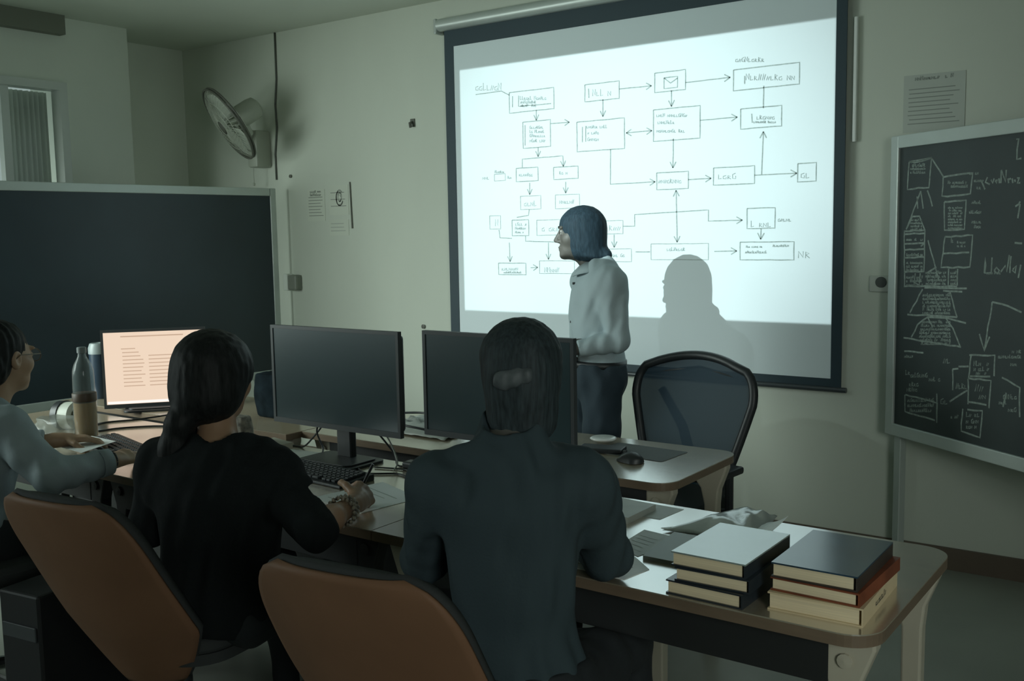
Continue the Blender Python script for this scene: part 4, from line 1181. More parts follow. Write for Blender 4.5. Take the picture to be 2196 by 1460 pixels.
ct_ = thing('computer_tower', 'black computer tower on the floor at the lower left between two chairs', 'computer', (-2.96, 1.68, 0), math.radians(8))
MB().box((0, 0, 0.255), (0.18, 0.40, 0.49), bev=0.008).build('case', mat('tower_black', (0.007, 0.008, 0.009), rough=0.6), ct_)  # unidentified dark corner, filled by an added black box
MB().box((0, -0.202, 0.38), (0.15, 0.006, 0.045), bev=0.002).build('drive_bay', DARKGREY, ct_)
for sx in (-1, 1):
    MB().box((sx * 0.07, 0, 0.006), (0.03, 0.36, 0.012)).build('foot', BLACK, ct_)
office_chair('dark task chair at far left holding the person in blue-grey shirt', (-3.42, 1.55, 0), math.radians(-6))


def mesh_chair(label, loc, rz):
    """high mesh back office chair, faces +y; the back tapers towards the seat"""
    t = thing('mesh_chair', label, 'chair', loc, rz)

    def P(u, v):
        w = 0.155 + 0.125 * min(1.0, v / 0.72) ** 0.8
        z = 0.46 + 0.53 * v
        y = -0.24 - 0.10 * v + 0.035 * u * u
        x = u * w
        if v > 0.7:
            k = (v - 0.7) / 0.3
            x = u * (w - 0.10 * (1 - math.sqrt(max(0, 1 - k ** 3))))
            z += 0.030 * (1 - u * u) * k
        return Vector((x, y, z))
    n = 24
    MB().quadstrip([[P(-1 + 2 * i / n, j / n) for i in range(n + 1)] for j in range(n + 1)]).build('mesh_back', MESHF, t, smooth=True)
    loop = [P(-1, j / n) for j in range(n + 1)] + [P(-1 + 2 * i / n, 1) for i in range(1, n + 1)] + [P(1, 1 - j / n) for j in range(1, n + 1)]
    MB().tube(loop, 0.019, seg=10).build('back_frame', BLACK, t, smooth=True)
    MB().tube([P(-0.9, 0.88) + Vector((0, -0.012, 0)), P(0, 0.92) + Vector((0, -0.012, 0)), P(0.9, 0.88) + Vector((0, -0.012, 0))], 0.007, seg=8).build('cross_bar', DARKGREY, t, smooth=True)
    MB().tube([(0.02, -0.20, 0.43), (0.02, -0.34, 0.50), (0.10, -0.37, 0.70), (0.20, -0.36, 0.86)], [0.03, 0.028, 0.022, 0.018], seg=10).build('back_strut', BLACK, t, smooth=True)
    MB().prism(rrect(0.50, 0.48, 0.12, 8), 0.42, 0.49).build('seat', PAD, t, smooth='auto', bevel=0.02)
    for sx in (-1, 1):
        a = MB().tube([(sx * 0.24, -0.05, 0.44), (sx * 0.30, -0.04, 0.46), (sx * 0.305, -0.03, 0.60)], 0.017, seg=8)
        a.build('arm_post', BLACK, t, smooth='auto')
        MB().box((sx * 0.305, 0.02, 0.615), (0.06, 0.24, 0.03), bev=0.01).build('armrest', BLACK, t, smooth='auto')
    star_base(t, 0.43)
    return t


mesh_chair('blue-black mesh office chair behind the back desk, in front of the screen', (-1.87, 3.56, 0), math.radians(176))

# ------------------------------------------------------------------ people: smooth signed-distance bodies meshed to one surface
class SDF:
    def __init__(s, lo, hi, h):
        s.lo, s.h = np.array(lo, float), h
        s.n = np.ceil((np.array(hi) - s.lo) / h).astype(int) + 1
        s.ax = [s.lo[i] + h * np.arange(s.n[i]) for i in range(3)]
        s.f = np.full(tuple(s.n), 0.5, np.float32)

    def sl(s, lo, hi, pad):
        r = []
        for i in range(3):
            a = int(max(0, math.floor((lo[i] - pad - s.lo[i]) / s.h)))
            b = int(min(s.n[i], math.ceil((hi[i] + pad - s.lo[i]) / s.h) + 1))
            r.append(slice(a, max(a, b)))
        return tuple(r)

    def grid(s, q):
        return (s.ax[0][q[0]][:, None, None].astype(np.float32), s.ax[1][q[1]][None, :, None].astype(np.float32), s.ax[2][q[2]][None, None, :].astype(np.float32))

    def put(s, q, d, k, sub=False):
        a = s.f[q]
        if sub:
            d = -d
            if k > 0:
                h = np.clip(0.5 - 0.5 * (a - d) / k, 0, 1)
                s.f[q] = a * (1 - h) + d * h + k * h * (1 - h)
            else:
                s.f[q] = np.maximum(a, d)
        elif k > 0:
            h = np.clip(0.5 + 0.5 * (a - d) / k, 0, 1)
            s.f[q] = a * (1 - h) + d * h - k * h * (1 - h)
        else:
            s.f[q] = np.minimum(a, d)

    def cone(s, a, b, ra, rb, k=0.02, sub=False):
        a, b = np.array(a, float), np.array(b, float)
        m = max(ra, rb)
        q = s.sl(np.minimum(a, b) - m, np.maximum(a, b) + m, k + 4 * s.h)
        X, Y, Z = s.grid(q)
        ba = b - a
        L2 = float(ba @ ba) + 1e-12
        t = np.clip(((X - a[0]) * ba[0] + (Y - a[1]) * ba[1] + (Z - a[2]) * ba[2]) / L2, 0, 1)
        d = np.sqrt((X - a[0] - t * ba[0]) ** 2 + (Y - a[1] - t * ba[1]) ** 2 + (Z - a[2] - t * ba[2]) ** 2) - (ra + (rb - ra) * t)
        s.put(q, d, k, sub)
        return s

    def ell(s, c, r, A=None, k=0.02, sub=False):
        c, r = np.array(c, float), np.array(r, float)
        m = float(r.max())
        A = np.eye(3) if A is None else np.array(A)
        q = s.sl(c - m, c + m, k + 4 * s.h)
        X, Y, Z = s.grid(q)
        X, Y, Z = X - c[0], Y - c[1], Z - c[2]
        u = [A[i][0] * X + A[i][1] * Y + A[i][2] * Z for i in range(3)]
        k0 = np.sqrt(sum((u[i] / r[i]) ** 2 for i in range(3))) + 1e-9
        k1 = np.sqrt(sum((u[i] / r[i] ** 2) ** 2 for i in range(3))) + 1e-9
        s.put(q, k0 * (k0 - 1) / k1, k, sub)
        return s

    def plane_cut(s, p, n, lo=None, hi=None, k=0.0):
        """removes what lies on the side n points to"""
        q = s.sl(lo, hi, 0) if lo is not None else (slice(None),) * 3
        X, Y, Z = s.grid(q)
        d = (X - p[0]) * n[0] + (Y - p[1]) * n[1] + (Z - p[2]) * n[2]
        a = s.f[q]
        if k > 0:
            h = np.clip(0.5 - 0.5 * (a - d) / k, 0, 1)
            s.f[q] = a * (1 - h) + d * h + k * h * (1 - h)
        else:
            s.f[q] = np.maximum(a, d + 0 * a)
        return s

    def folds(s, amp, seed, wl=(0.05, 0.13), zs=0.55):
        """cloth folds: low relief made of slanted waves"""
        r = random.Random(seed)
        X, Y, Z = s.grid((slice(None),) * 3)
        acc = 0
        for i in range(6):
            w = 2 * math.pi / r.uniform(*wl)
            a, b = r.uniform(0, 6.28), r.uniform(-0.6, 0.6)
            kx, ky, kz = math.cos(a) * math.cos(b) * w, math.sin(a) * math.cos(b) * w, math.sin(b) * w * zs
            acc = acc + np.sin(kx * X + ky * Y + kz * Z + r.uniform(0, 6.28) + 0.8 * np.sin(0.6 * ky * X - 0.5 * kx * Z))
        s.f = s.f + (amp / 2.4) * acc.astype(np.float32)
        return s

    def mesh(s):
        f = s.f
        f[0], f[-1], f[:, 0], f[:, -1], f[:, :, 0], f[:, :, -1] = 1, 1, 1, 1, 1, 1
        neg = f < 0
        c = np.zeros(tuple(np.array(f.shape) - 1), np.uint8)
        for i in (0, 1):
            for j in (0, 1):
                for k in (0, 1):
                    c += neg[i:f.shape[0] - 1 + i, j:f.shape[1] - 1 + j, k:f.shape[2] - 1 + k]
        act = np.argwhere((c > 0) & (c < 8))
        idx = np.full(c.shape, -1, np.int32)
        idx[act[:, 0], act[:, 1], act[:, 2]] = np.arange(len(act))
        acc = np.zeros((len(act), 3))
        cnt = np.zeros(len(act))
        corners = [(i, j, k) for i in (0, 1) for j in (0, 1) for k in (0, 1)]
        val = {cn: f[act[:, 0] + cn[0], act[:, 1] + cn[1], act[:, 2] + cn[2]] for cn in corners}
        for a in corners:
            for ax in range(3):
                if a[ax] == 0:
                    b = list(a)
                    b[ax] = 1
                    b = tuple(b)
                    va, vb = val[a], val[b]
                    m = (va < 0) != (vb < 0)
                    t = np.where(m, va / np.where(m, va - vb, 1), 0)
                    p = np.array(a, float)[None, :] + np.zeros((len(act), 3))
                    p[:, ax] = t
                    acc += np.where(m[:, None], p, 0)
                    cnt += m
        v = s.lo + s.h * (act + acc / cnt[:, None])
        faces = []
        for ax in range(3):
            o1, o2 = (ax + 1) % 3, (ax + 2) % 3
            n0 = np.take(neg, range(0, f.shape[ax] - 1), axis=ax)
            n1 = np.take(neg, range(1, f.shape[ax]), axis=ax)
            e = np.argwhere(n0 != n1)
            e = e[(e[:, o1] > 0) & (e[:, o2] > 0) & (e[:, o1] < f.shape[o1] - 1) & (e[:, o2] < f.shape[o2] - 1)]
            flip = n0[e[:, 0], e[:, 1], e[:, 2]]
            qs = []
            for d1, d2 in ((0, 0), (-1, 0), (-1, -1), (0, -1)):
                g = e.copy()
                g[:, o1] += d1
                g[:, o2] += d2
                qs.append(idx[g[:, 0], g[:, 1], g[:, 2]])
            q = np.stack(qs, 1)
            q[~flip] = q[~flip][:, ::-1]
            faces.append(q)
        return v, np.concatenate(faces)

    def build(s, name, m, parent, origin, smooth_iter=2):
        v, fc = s.mesh()
        v = v - np.array(origin)
        me = bpy.data.meshes.new(name)
        me.vertices.add(len(v))
        me.vertices.foreach_set('co', v.astype(np.float32).ravel())
        me.loops.add(len(fc) * 4)
        me.loops.foreach_set('vertex_index', fc.astype(np.int32).ravel())
        me.polygons.add(len(fc))
        me.polygons.foreach_set('loop_start', np.arange(len(fc), dtype=np.int32) * 4)
        me.polygons.foreach_set('use_smooth', np.ones(len(fc), bool))
        me.update(calc_edges=True)
        me.validate()
        # keep the largest connected pieces only when tiny crumbs appear
        bm = bmesh.new()
        bm.from_mesh(me)
        seen, comps = set(), []
        bm.verts.ensure_lookup_table()
        for v0 in bm.verts:
            if v0.index in seen:
                continue
            st, comp = [v0], []
            seen.add(v0.index)
            while st:
                a = st.pop()
                comp.append(a)
                for e in a.link_edges:
                    b = e.other_vert(a)
                    if b.index not in seen:
                        seen.add(b.index)
                        st.append(b)
            comps.append(comp)
        big = max(len(c) for c in comps)
        kill = [x for c in comps if len(c) < big for x in c]
        if kill:
            bmesh.ops.delete(bm, geom=kill, context='VERTS')
        bmesh.ops.smooth_vert(bm, verts=bm.verts, factor=0.5, use_axis_x=True, use_axis_y=True, use_axis_z=True)
        if smooth_iter > 1:
            bmesh.ops.smooth_vert(bm, verts=bm.verts, factor=0.5, use_axis_x=True, use_axis_y=True, use_axis_z=True)
        bm.to_mesh(me)
        bm.free()
        me.polygons.foreach_set('use_smooth', [True] * len(me.polygons))
        me.materials.append(m)
        ob = bpy.data.objects.new(name, me)
        COL.objects.link(ob)
        if parent is not None:
            ob.parent = parent
        return ob


def V(*a):
    return np.array(a, float)


def nrm(v):
    v = np.array(v, float)
    return v / np.linalg.norm(v)


def frame(fwd, up=(0, 0, 1)):
    f = nrm(fwd)
    r = nrm(np.cross(f, up))
    u = np.cross(r, f)
    return r, f, u


class Person:
    def __init__(s, name_label, cat, base, head, hf, sh, tf, pelvis, arms, legs, skin, width=1.0, neck_r=0.050, hs=1.0):
        s.base = V(*base)
        s.root = thing('person', name_label, cat, base)
        s.skin = skin
        s.head, s.sh, s.pelvis = V(*head), V(*sh), V(*pelvis)
        s.hr, s.hf, s.hu = frame(hf)
        s.up = nrm(s.sh - s.pelvis)
        s.tr = nrm(np.cross(tf, s.up))
        s.tf = np.cross(s.up, s.tr)
        s.arms, s.legs, s.w, s.neck_r, s.hs = arms, legs, width, neck_r, hs
        s.T = [s.tr, s.tf, s.up]
        s.H = [s.hr, s.hf, s.hu]
        s.shj = {sd: s.sh + s.tr * (0.165 * width * sg) - s.up * 0.026 for sd, sg in (('R', 1), ('L', -1))}
        pts = [s.head + V(0.2, 0.2, 0.2), s.head - V(0.2, 0.2, 0.2), s.pelvis + 0.24, s.pelvis - 0.24, s.sh + 0.26, s.sh - 0.26]
        for a in arms.values():
            for p in (a['elbow'], a['wrist'], a['wrist'] + 0.22 * nrm(a['dir'])):
                pts += [p + 0.09, p - 0.09]
        for l in legs.values():
            for p in (l['knee'], l['ankle']):
                pts += [p + 0.10, p - 0.10]
            pts += [l['ankle'] + 0.24 * nrm(l['toe']), l['ankle'] - V(0, 0, 0.11)]
        s.lo, s.hi = np.min(pts, 0), np.max(pts, 0)

    def hp(s, x, y, z):
        return s.head + s.hs * (s.hr * x + s.hf * y + s.hu * z)

    def torso(s, F, g=0.0):
        w = s.w
        p, c = s.pelvis, s.sh
        L = np.linalg.norm(c - p)
        u = s.up
        F.ell(p + u * 0.03, (0.160 * w + g, 0.115 + g, 0.12 + g), s.T, 0.05)
        F.ell(p + u * L * 0.40 + s.tf * 0.005, (0.135 * w + g, 0.098 + g, 0.15 + g), s.T, 0.06)
        F.ell(p + u * L * 0.70 + s.tf * 0.004, (0.152 * w + g, 0.110 + g, 0.17 + g), s.T, 0.06)
        F.ell(p + u * L * 0.88 - s.tf * 0.012, (0.158 * w + g, 0.088 + g, 0.09 + g), s.T, 0.05)
        F.cone(s.shj['L'], s.shj['R'], 0.054 + g, 0.054 + g, 0.05)
        nb = c + u * 0.045
        for sd in 'LR':
            F.cone(nb + (s.shj[sd] - nb) * 0.20 + u * 0.016, s.shj[sd] + u * 0.012, 0.042 + g, 0.036 + g, 0.045)

    def arm(s, F, sd, g=0.0, hand=True, upto=1.0):
        a = s.arms[sd]
        S, E, W = s.shj[sd], a['elbow'], a['wrist']
        F.cone(S, S + (E - S) * 0.45, 0.055 + g, 0.046 + g, 0.04)
        F.cone(S + (E - S) * 0.45, E, 0.046 + g, 0.037 + g, 0.02)
        M = E + (W - E) * 0.35
        F.cone(E, M, 0.038 + g, 0.038 + g, 0.02)
        F.cone(M, E + (W - E) * upto, 0.038 + g, (0.038 + (0.026 - 0.038) * upto) + g, 0.02)
        if hand:
            s.hand(F, sd)

    def hand(s, F, sd):
        a = s.arms[sd]
        W, d = a['wrist'], nrm(a['dir'])
        n = a['palm'] - d * float(np.dot(a['palm'], d))
        n = nrm(n)                               # side the palm faces
        t = nrm(np.cross(n, d)) * (1 if sd == 'L' else -1)   # towards the thumb
        curl = a.get('curl', 0.45)
        kn = []
        for i, (o, l) in enumerate(((0.030, 0.086), (0.010, 0.090), (-0.011, 0.086), (-0.030, 0.078))):
            k = W + d * l + t * o - n * (0.004 if i in (1, 2) else 0.0)
            kn.append(k)
            F.cone(W + t * o * 0.55 + d * 0.008, k, 0.0150, 0.0115, 0.012)
        F.cone(W - d * 0.02, W + d * 0.03, 0.025, 0.022, 0.02)
        LEN = ((0.043, 0.026, 0.021), (0.047, 0.030, 0.022), (0.043, 0.028, 0.021), (0.034, 0.021, 0.018))
        for i in range(4):
            p = kn[i]
            ang = 0.0
            spread = (0.10, 0.03, -0.04, -0.12)[i]
            for j in range(3):
                ang += curl * (0.9, 1.15, 0.7)[j] * (1.0 + 0.10 * (i - 1))
                dd = d * math.cos(ang) + n * math.sin(ang) + t * spread
                q = p + nrm(dd) * LEN[i][j]
                F.cone(p, q, (0.0098, 0.0088, 0.0080)[j], (0.0088, 0.0080, 0.0070)[j], 0.0035)
                p = q
        p = W + d * 0.022 + t * 0.022
        for j, (L, r0, r1) in enumerate(((0.042, 0.0145, 0.0115), (0.033, 0.0112, 0.0098), (0.027, 0.0096, 0.0078))):
            dd = d * (0.55 + 0.18 * j) + t * (0.75 - 0.32 * j) + n * (0.35 + 0.22 * j) * a.get('thumb', 1.0)
            q = p + nrm(dd) * L
            F.cone(p, q, r0, r1, 0.006)
            p = q

    def leg(s, F, sd, g=0.0, foot=True, upto=1.0):
        l = s.legs[sd]
        sg = 1 if sd == 'R' else -1
        Hj = s.pelvis + s.tr * 0.085 * s.w * sg - s.up * 0.02
        K, A = l['knee'], l['ankle']
        F.cone(Hj, Hj + (K - Hj) * 0.5, 0.086 + g, 0.070 + g, 0.04)
        F.cone(Hj + (K - Hj) * 0.5, K, 0.070 + g, 0.052 + g, 0.03)
        C = K + (A - K) * 0.35
        F.cone(K, C, 0.052 + g, 0.053 + g, 0.02)
        F.cone(C, K + (A - K) * upto, 0.053 + g, 0.036 + g, 0.02)
        if foot:
            t = nrm(l['toe'])
            F.cone(A + V(0, 0, -0.01), A + t * 0.02 - V(0, 0, 0.045), 0.038, 0.034, 0.02)
            F.cone(A - t * 0.03 - V(0, 0, 0.05), A + t * 0.14 - V(0, 0, 0.055), 0.034, 0.026, 0.02)

    def headform(s, F, ears=True):
        h, H = s.hs, s.H
        F.ell(s.hp(0, -0.018, 0.030), (0.074 * h, 0.094 * h, 0.082 * h), H, 0.02)
        F.ell(s.hp(0, 0.030, -0.022), (0.063 * h, 0.064 * h, 0.088 * h), H, 0.03)
        F.ell(s.hp(0, 0.050, -0.080), (0.044 * h, 0.042 * h, 0.034 * h), H, 0.03)
        F.ell(s.hp(0, 0.080, -0.100), (0.020 * h, 0.016 * h, 0.015 * h), H, 0.02)
        for sg in (-1, 1):
            F.ell(s.hp(sg * 0.045, 0.055, -0.025), (0.022 * h, 0.026 * h, 0.026 * h), H, 0.02)      # cheek
            F.ell(s.hp(sg * 0.028, 0.084, 0.026), (0.026 * h, 0.012 * h, 0.008 * h), H, 0.012)     # brow
            F.ell(s.hp(sg * 0.031, 0.091, 0.004), (0.017 * h, 0.010 * h, 0.011 * h), H, 0.008, sub=True)
            F.ell(s.hp(sg * 0.031, 0.081, 0.004), (0.0145 * h, 0.013 * h, 0.012 * h), H, 0.003)    # lids
            F.ell(s.hp(sg * 0.012, 0.099, -0.036), (0.009 * h, 0.010 * h, 0.008 * h), H, 0.008)    # nostril wing
        F.cone(s.hp(0, 0.090, 0.010), s.hp(0, 0.112, -0.030), 0.0075 * h, 0.0105 * h, 0.010)
        F.ell(s.hp(0, 0.094, -0.062), (0.021 * h, 0.0095 * h, 0.0055 * h), H, 0.004)
        F.ell(s.hp(0, 0.092, -0.073), (0.018 * h, 0.0095 * h, 0.0065 * h), H, 0.004)
        if ears:
            for sg in (-1, 1):
                F.ell(s.hp(sg * 0.074, -0.012, -0.008), (0.011 * h, 0.020 * h, 0.032 * h), H, 0.008)
                F.ell(s.hp(sg * 0.083, -0.008, -0.004), (0.006 * h, 0.011 * h, 0.019 * h), H, 0.004, sub=True)
        nb = s.sh + s.up * 0.01 - s.tf * 0.005
        F.cone(nb, s.hp(0, -0.012, -0.045), s.neck_r + 0.006, s.neck_r, 0.025)
        F.cone(s.hp(0, 0.02, -0.07), s.sh + s.tf * 0.03 + s.up * 0.03, 0.030, 0.034, 0.03)

    def body(s, h=0.0045):
        F = SDF(s.lo, s.hi, h)
        s.torso(F, -0.008)
        for sd in s.arms:
            s.arm(F, sd, -0.003)
        for sd in s.legs:
            s.leg(F, sd, -0.006)
        s.headform(F)
        s.body_ob = F.build('body', s.skin, s.root, s.base)
        return s

    def eyes(s):
        for sg in (-1, 1):
            c = s.hp(sg * 0.031, 0.0815, 0.004) - s.base
            g = MB()
            g.lathe([(0.0125 * math.sin(math.pi * k / 10), -0.0125 * math.cos(math.pi * k / 10)) for k in range(8)], seg=16, c=tuple(c), axis=s.hf)
            e = g.build('eye', EYEW, s.root, smooth=True)
            i = MB()
            i.lathe([(0.0128 * math.sin(math.pi * k / 20), 0.0128 * math.cos(math.pi * k / 20)) for k in range(0, 5)][::-1], seg=16, c=tuple(c), axis=s.hf)
            i.build('iris', IRIS, e, smooth=True)
            b = MB()
            b.tube([tuple(s.hp(sg * x, y, z) - s.base) for x, y, z in ((0.014, 0.0965, 0.024), (0.030, 0.0955, 0.030), (0.047, 0.085, 0.026))], [0.003, 0.0038, 0.002], seg=6)
            b.build('eyebrow', HAIR, s.root, smooth=True)

    def shirt(s, m, name, sleeves, hem, neck_drop=0.0, g=0.010, folds=0.006, seed=1, h=0.005, neck_r=0.062, arm_g=0.012, collar=0.0):
        """sleeves: fraction of the arm covered (1 = wrist, 0.5 = elbow)"""
        F = SDF(s.lo, s.hi, h)
        s.torso(F, g)
        for sd in s.arms:
            a = s.arms[sd]
            S, E, W = s.shj[sd], a['elbow'], a['wrist']
            fr = sleeves[sd]
            F.cone(S, S + (E - S) * 0.3, 0.058 + arm_g, 0.054 + arm_g, 0.04)
            F.cone(S + (E - S) * 0.3, S + (E - S) * 0.5, 0.054 + arm_g, 0.050 + arm_g, 0.014)
            if fr <= 0.5:
                F.cone(S + (E - S) * 0.5, S + (E - S) * fr * 2, 0.050 + arm_g, 0.046 + arm_g, 0.010)
            else:
                F.cone(S + (E - S) * 0.5, E, 0.050 + arm_g, 0.043 + arm_g, 0.010)
                F.cone(E, E + (W - E) * (fr * 2 - 1), 0.043 + arm_g, (0.043 + (0.032 - 0.043) * (fr * 2 - 1)) + arm_g * 0.8, 0.012)
        if collar:
            b0 = s.sh + s.up * 0.03
            F.cone(b0, b0 + (s.hp(0, -0.012, -0.05) - b0) * collar, neck_r + 0.018, neck_r + 0.010, 0.03)
        F.folds(folds, seed)
        for sd in s.arms:
            a = s.arms[sd]
            S, E, W = s.shj[sd], a['elbow'], a['wrist']
            fr = sleeves[sd]
            if fr <= 0.5:
                c, d = S + (E - S) * fr * 2, nrm(E - S)
            else:
                c, d = E + (W - E) * (fr * 2 - 1), nrm(W - E)
            F.plane_cut(c, d, c - 0.10, c + 0.10, 0.004)
        # neck hole
        nb = s.sh + s.up * 0.03
        F.cone(nb - s.tf * 0.006 + s.up * (0.012 - neck_drop), nb + s.up * 0.2 + s.tf * 0.06, neck_r, neck_r + 0.03, 0.006, sub=True)
        F.plane_cut(s.pelvis + s.up * hem, -s.up, None, None, 0.003)
        return F.build(name, m, s.root, s.base)

    def trousers(s, m, top, h=0.006, seed=3, folds=0.005, name='trousers', g=0.008, tg=0.008):
        F = SDF(s.lo, s.hi, h)
        p, u = s.pelvis, s.up
        L = np.linalg.norm(s.sh - p)
        F.ell(p + u * 0.03, (0.160 * s.w + tg, 0.115 + tg, 0.12 + tg), s.T, 0.05)
        F.ell(p + u * L * 0.40, (0.135 * s.w + tg, 0.098 + tg, 0.15 + tg), s.T, 0.06)
        for sd in s.legs:
            s.leg(F, sd, g, foot=False, upto=0.96)
        F.folds(folds, seed)
        F.plane_cut(p + u * top, u, None, None, 0.003)
        return F.build(name, m, s.root, s.base)

    def shoes(s):
        for sd in s.legs:
            l = s.legs[sd]
            t = nrm(l['toe'])
            A = l['ankle']
            lo, hi = A - 0.26, A + 0.26
            F = SDF(lo, hi, 0.006)
            F.cone(A - t * 0.035 - V(0, 0, 0.045), A + t * 0.15 - V(0, 0, 0.055), 0.043, 0.034, 0.02)
            F.cone(A - V(0, 0, 0.05), A - V(0, 0, 0.02), 0.044, 0.044, 0.02)
            F.plane_cut(V(0, 0, A[2] - 0.088), V(0, 0, -1))
            F.build('shoe', BLACK, s.root, s.base)

    def hair(s, fn, m, h=0.004, name='hair'):
        F = SDF(s.head - 0.34, s.head + 0.22, h)
        fn(F)
        return F.build(name, m, s.root, s.base)


def seated_legs(p, f, r, spread=0.10):
    f, r = nrm(f), nrm(r)
    d = {}
    for sd, sg in (('R', 1), ('L', -1)):
        k = p + f * 0.42 + r * spread * sg * 1.25
        k[2] = 0.515
        a = k + f * 0.02
        a[2] = 0.095
        d[sd] = dict(knee=k, ankle=a, toe=f)
    return d


def dirv(deg):
    """horizontal unit vector, deg measured left of the room's depth direction"""
    a = math.radians(deg)
    return V(-math.sin(a), math.cos(a), 0)


def make_woman():
    f = dirv(26)
    r = V(f[1], -f[0], 0)
    pel = V(-2.225, 1.675, 0.555)
    sh = V(-2.195, 1.675, 0.945)
    arms = dict(R=dict(elbow=V(-1.905, 1.745, 0.80), wrist=V(-2.035, 2.02, 0.785), dir=V(-0.40, 0.90, 0.10), palm=V(-0.75, -0.25, -0.6), curl=0.72),
                L=dict(elbow=V(-2.415, 1.60, 0.765), wrist=V(-2.56, 1.95, 0.785), dir=V(-0.2, 0.95, 0), palm=V(0, 0, -1), curl=0.35))
    P = Person('person with low dark ponytail in a black top writing on a white sheet', 'person', (-2.225, 1.675, 0), V(-2.262, 1.732, 1.178), f + V(0, 0, -0.22), sh, f, pel, arms, seated_legs(pel, dirv(12), V(0.98, 0.2, 0)), SKIN, width=0.93, neck_r=0.046, hs=1.06)
    P.body()
    P.eyes()
    P.shirt(TEE, 'black_top', dict(R=0.53, L=0.60), -0.06, neck_drop=0.004, g=0.024, seed=4, folds=0.004, arm_g=0.016, neck_r=0.066)
    P.trousers(TROUSER2, 0.10)
    P.shoes()

    def hair(F):
        H = P.H
        F.ell(P.hp(0, -0.028, 0.018), (0.106, 0.126, 0.104), H, 0.02)
        F.ell(P.hp(0, -0.055, -0.045), (0.100, 0.090, 0.092), H, 0.03)
        F.ell(P.hp(0, 0.115, -0.045), (0.100, 0.095, 0.105), H, 0.015, sub=True)
        F.ell(P.hp(0, 0.03, -0.16), (0.10, 0.085, 0.09), H, 0.015, sub=True)
        # gathered at the nape and falling over the left shoulder blade
        pts = [P.hp(-0.02, -0.095, -0.075), P.hp(-0.045, -0.095, -0.130), P.hp(-0.065, -0.085, -0.190), P.hp(-0.085, -0.085, -0.270)]
        rr = [0.036, 0.036, 0.036, 0.024]
        for i in range(3):
            F.cone(pts[i], pts[i + 1], rr[i], rr[i + 1], 0.02)
        F.folds(0.0010, 9, (0.018, 0.03), 0.15)
    P.hair(hair, HAIR)
    # bracelet and pen
    W, E = arms['R']['wrist'], arms['R']['elbow']
    d = nrm(W - E)
    c = W - d * 0.125 - P.base
    g = MB()
    a1 = nrm(np.cross(d, V(0, 0, 1)))
    a2 = np.cross(d, a1)
    for q in range(4):
        for k in range(18):
            a = 2 * math.pi * (k + 0.5 * (q % 2)) / 18
            p = c + d * (q * 0.013) + (a1 * math.cos(a) + a2 * math.sin(a)) * (0.0395 - q * 0.0008)
            g.lathe([(0.0, -0.0065), (0.0055, -0.003), (0.0055, 0.003), (0.0, 0.0065)], seg=6, c=tuple(p))
    br = g.build('bracelet', mat('bracelet_beads', (0.26, 0.23, 0.17), rough=0.4, var=0.9, vscale=60), P.root, smooth=True)
    tip = W + V(-0.082, 0.058, -0.036)
    pen = MB().tube([tip, tip + V(0.012, 0.012, 0.02), tip + V(0.055, 0.045, 0.125)], [0.001, 0.0045, 0.0045], seg=8)
    tag(pen.build('pen', BLACK), 'dark pen held in the hand of the woman in black', 'pen')


def make_front_student():
    f = dirv(34)
    pel = V(-1.260, 1.725, 0.555)
    sh = V(-1.262, 1.722, 1.032)
    arms = dict(R=dict(elbow=V(-1.165, 1.965, 0.795), wrist=V(-1.345, 2.12, 0.790), dir=V(-0.8, 0.5, -0.05), palm=V(0, 0, -1), curl=0.35),
                L=dict(elbow=V(-1.50, 1.70, 0.80), wrist=V(-1.60, 1.98, 0.785), dir=V(0.15, 0.95, 0), palm=V(0, 0, -1), curl=0.4))
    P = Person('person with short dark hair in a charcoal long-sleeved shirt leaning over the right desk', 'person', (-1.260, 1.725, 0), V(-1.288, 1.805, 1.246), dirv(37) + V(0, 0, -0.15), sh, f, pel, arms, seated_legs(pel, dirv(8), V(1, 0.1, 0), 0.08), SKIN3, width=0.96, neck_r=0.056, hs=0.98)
    P.body()
    P.eyes()
    P.shirt(DARKSHIRT, 'shirt', dict(R=0.97, L=0.97), -0.03, neck_drop=-0.10, collar=0.60, g=0.004, seed=14, folds=0.004, arm_g=0.011, neck_r=0.064)
    P.trousers(TROUSER2, 0.06, g=0.010)
    P.shoes()

    def hair(F):
        H = P.H
        F.ell(P.hp(0, -0.022, 0.028), (0.092, 0.108, 0.090), H, 0.02)
        F.ell(P.hp(0, -0.050, -0.036), (0.083, 0.074, 0.080), H, 0.03)
        F.ell(P.hp(0, -0.052, -0.105), (0.076, 0.050, 0.070), H, 0.03)
        F.ell(P.hp(0, 0.115, -0.035), (0.095, 0.085, 0.095), H, 0.012, sub=True)
        F.ell(P.hp(0, 0.03, -0.15), (0.10, 0.065, 0.085), H, 0.012, sub=True)
        for sg in (-1, 1):
            F.ell(P.hp(sg * 0.085, 0.0, -0.010), (0.018, 0.026, 0.036), H, 0.01, sub=True)
        F.folds(0.001, 19, (0.018, 0.03), 0.15)
    P.hair(hair, HAIR3)
    F = SDF(P.head - 0.2, P.head + 0.2, 0.004)
    F.ell(P.hp(-0.022, -0.125, -0.018), (0.034, 0.012, 0.020), P.H, 0.0)
    F.ell(P.hp(-0.046, -0.120, -0.026), (0.018, 0.012, 0.020), P.H, 0.01)
    F.ell(P.hp(0.006, -0.127, -0.010), (0.016, 0.012, 0.018), P.H, 0.01)
    F.folds(0.0025, 3, (0.02, 0.04))
    o = F.build('hair_clip', mat('clip_grey', (0.075, 0.090, 0.095), rough=0.6, var=0.3, vscale=40), P.root, P.base)


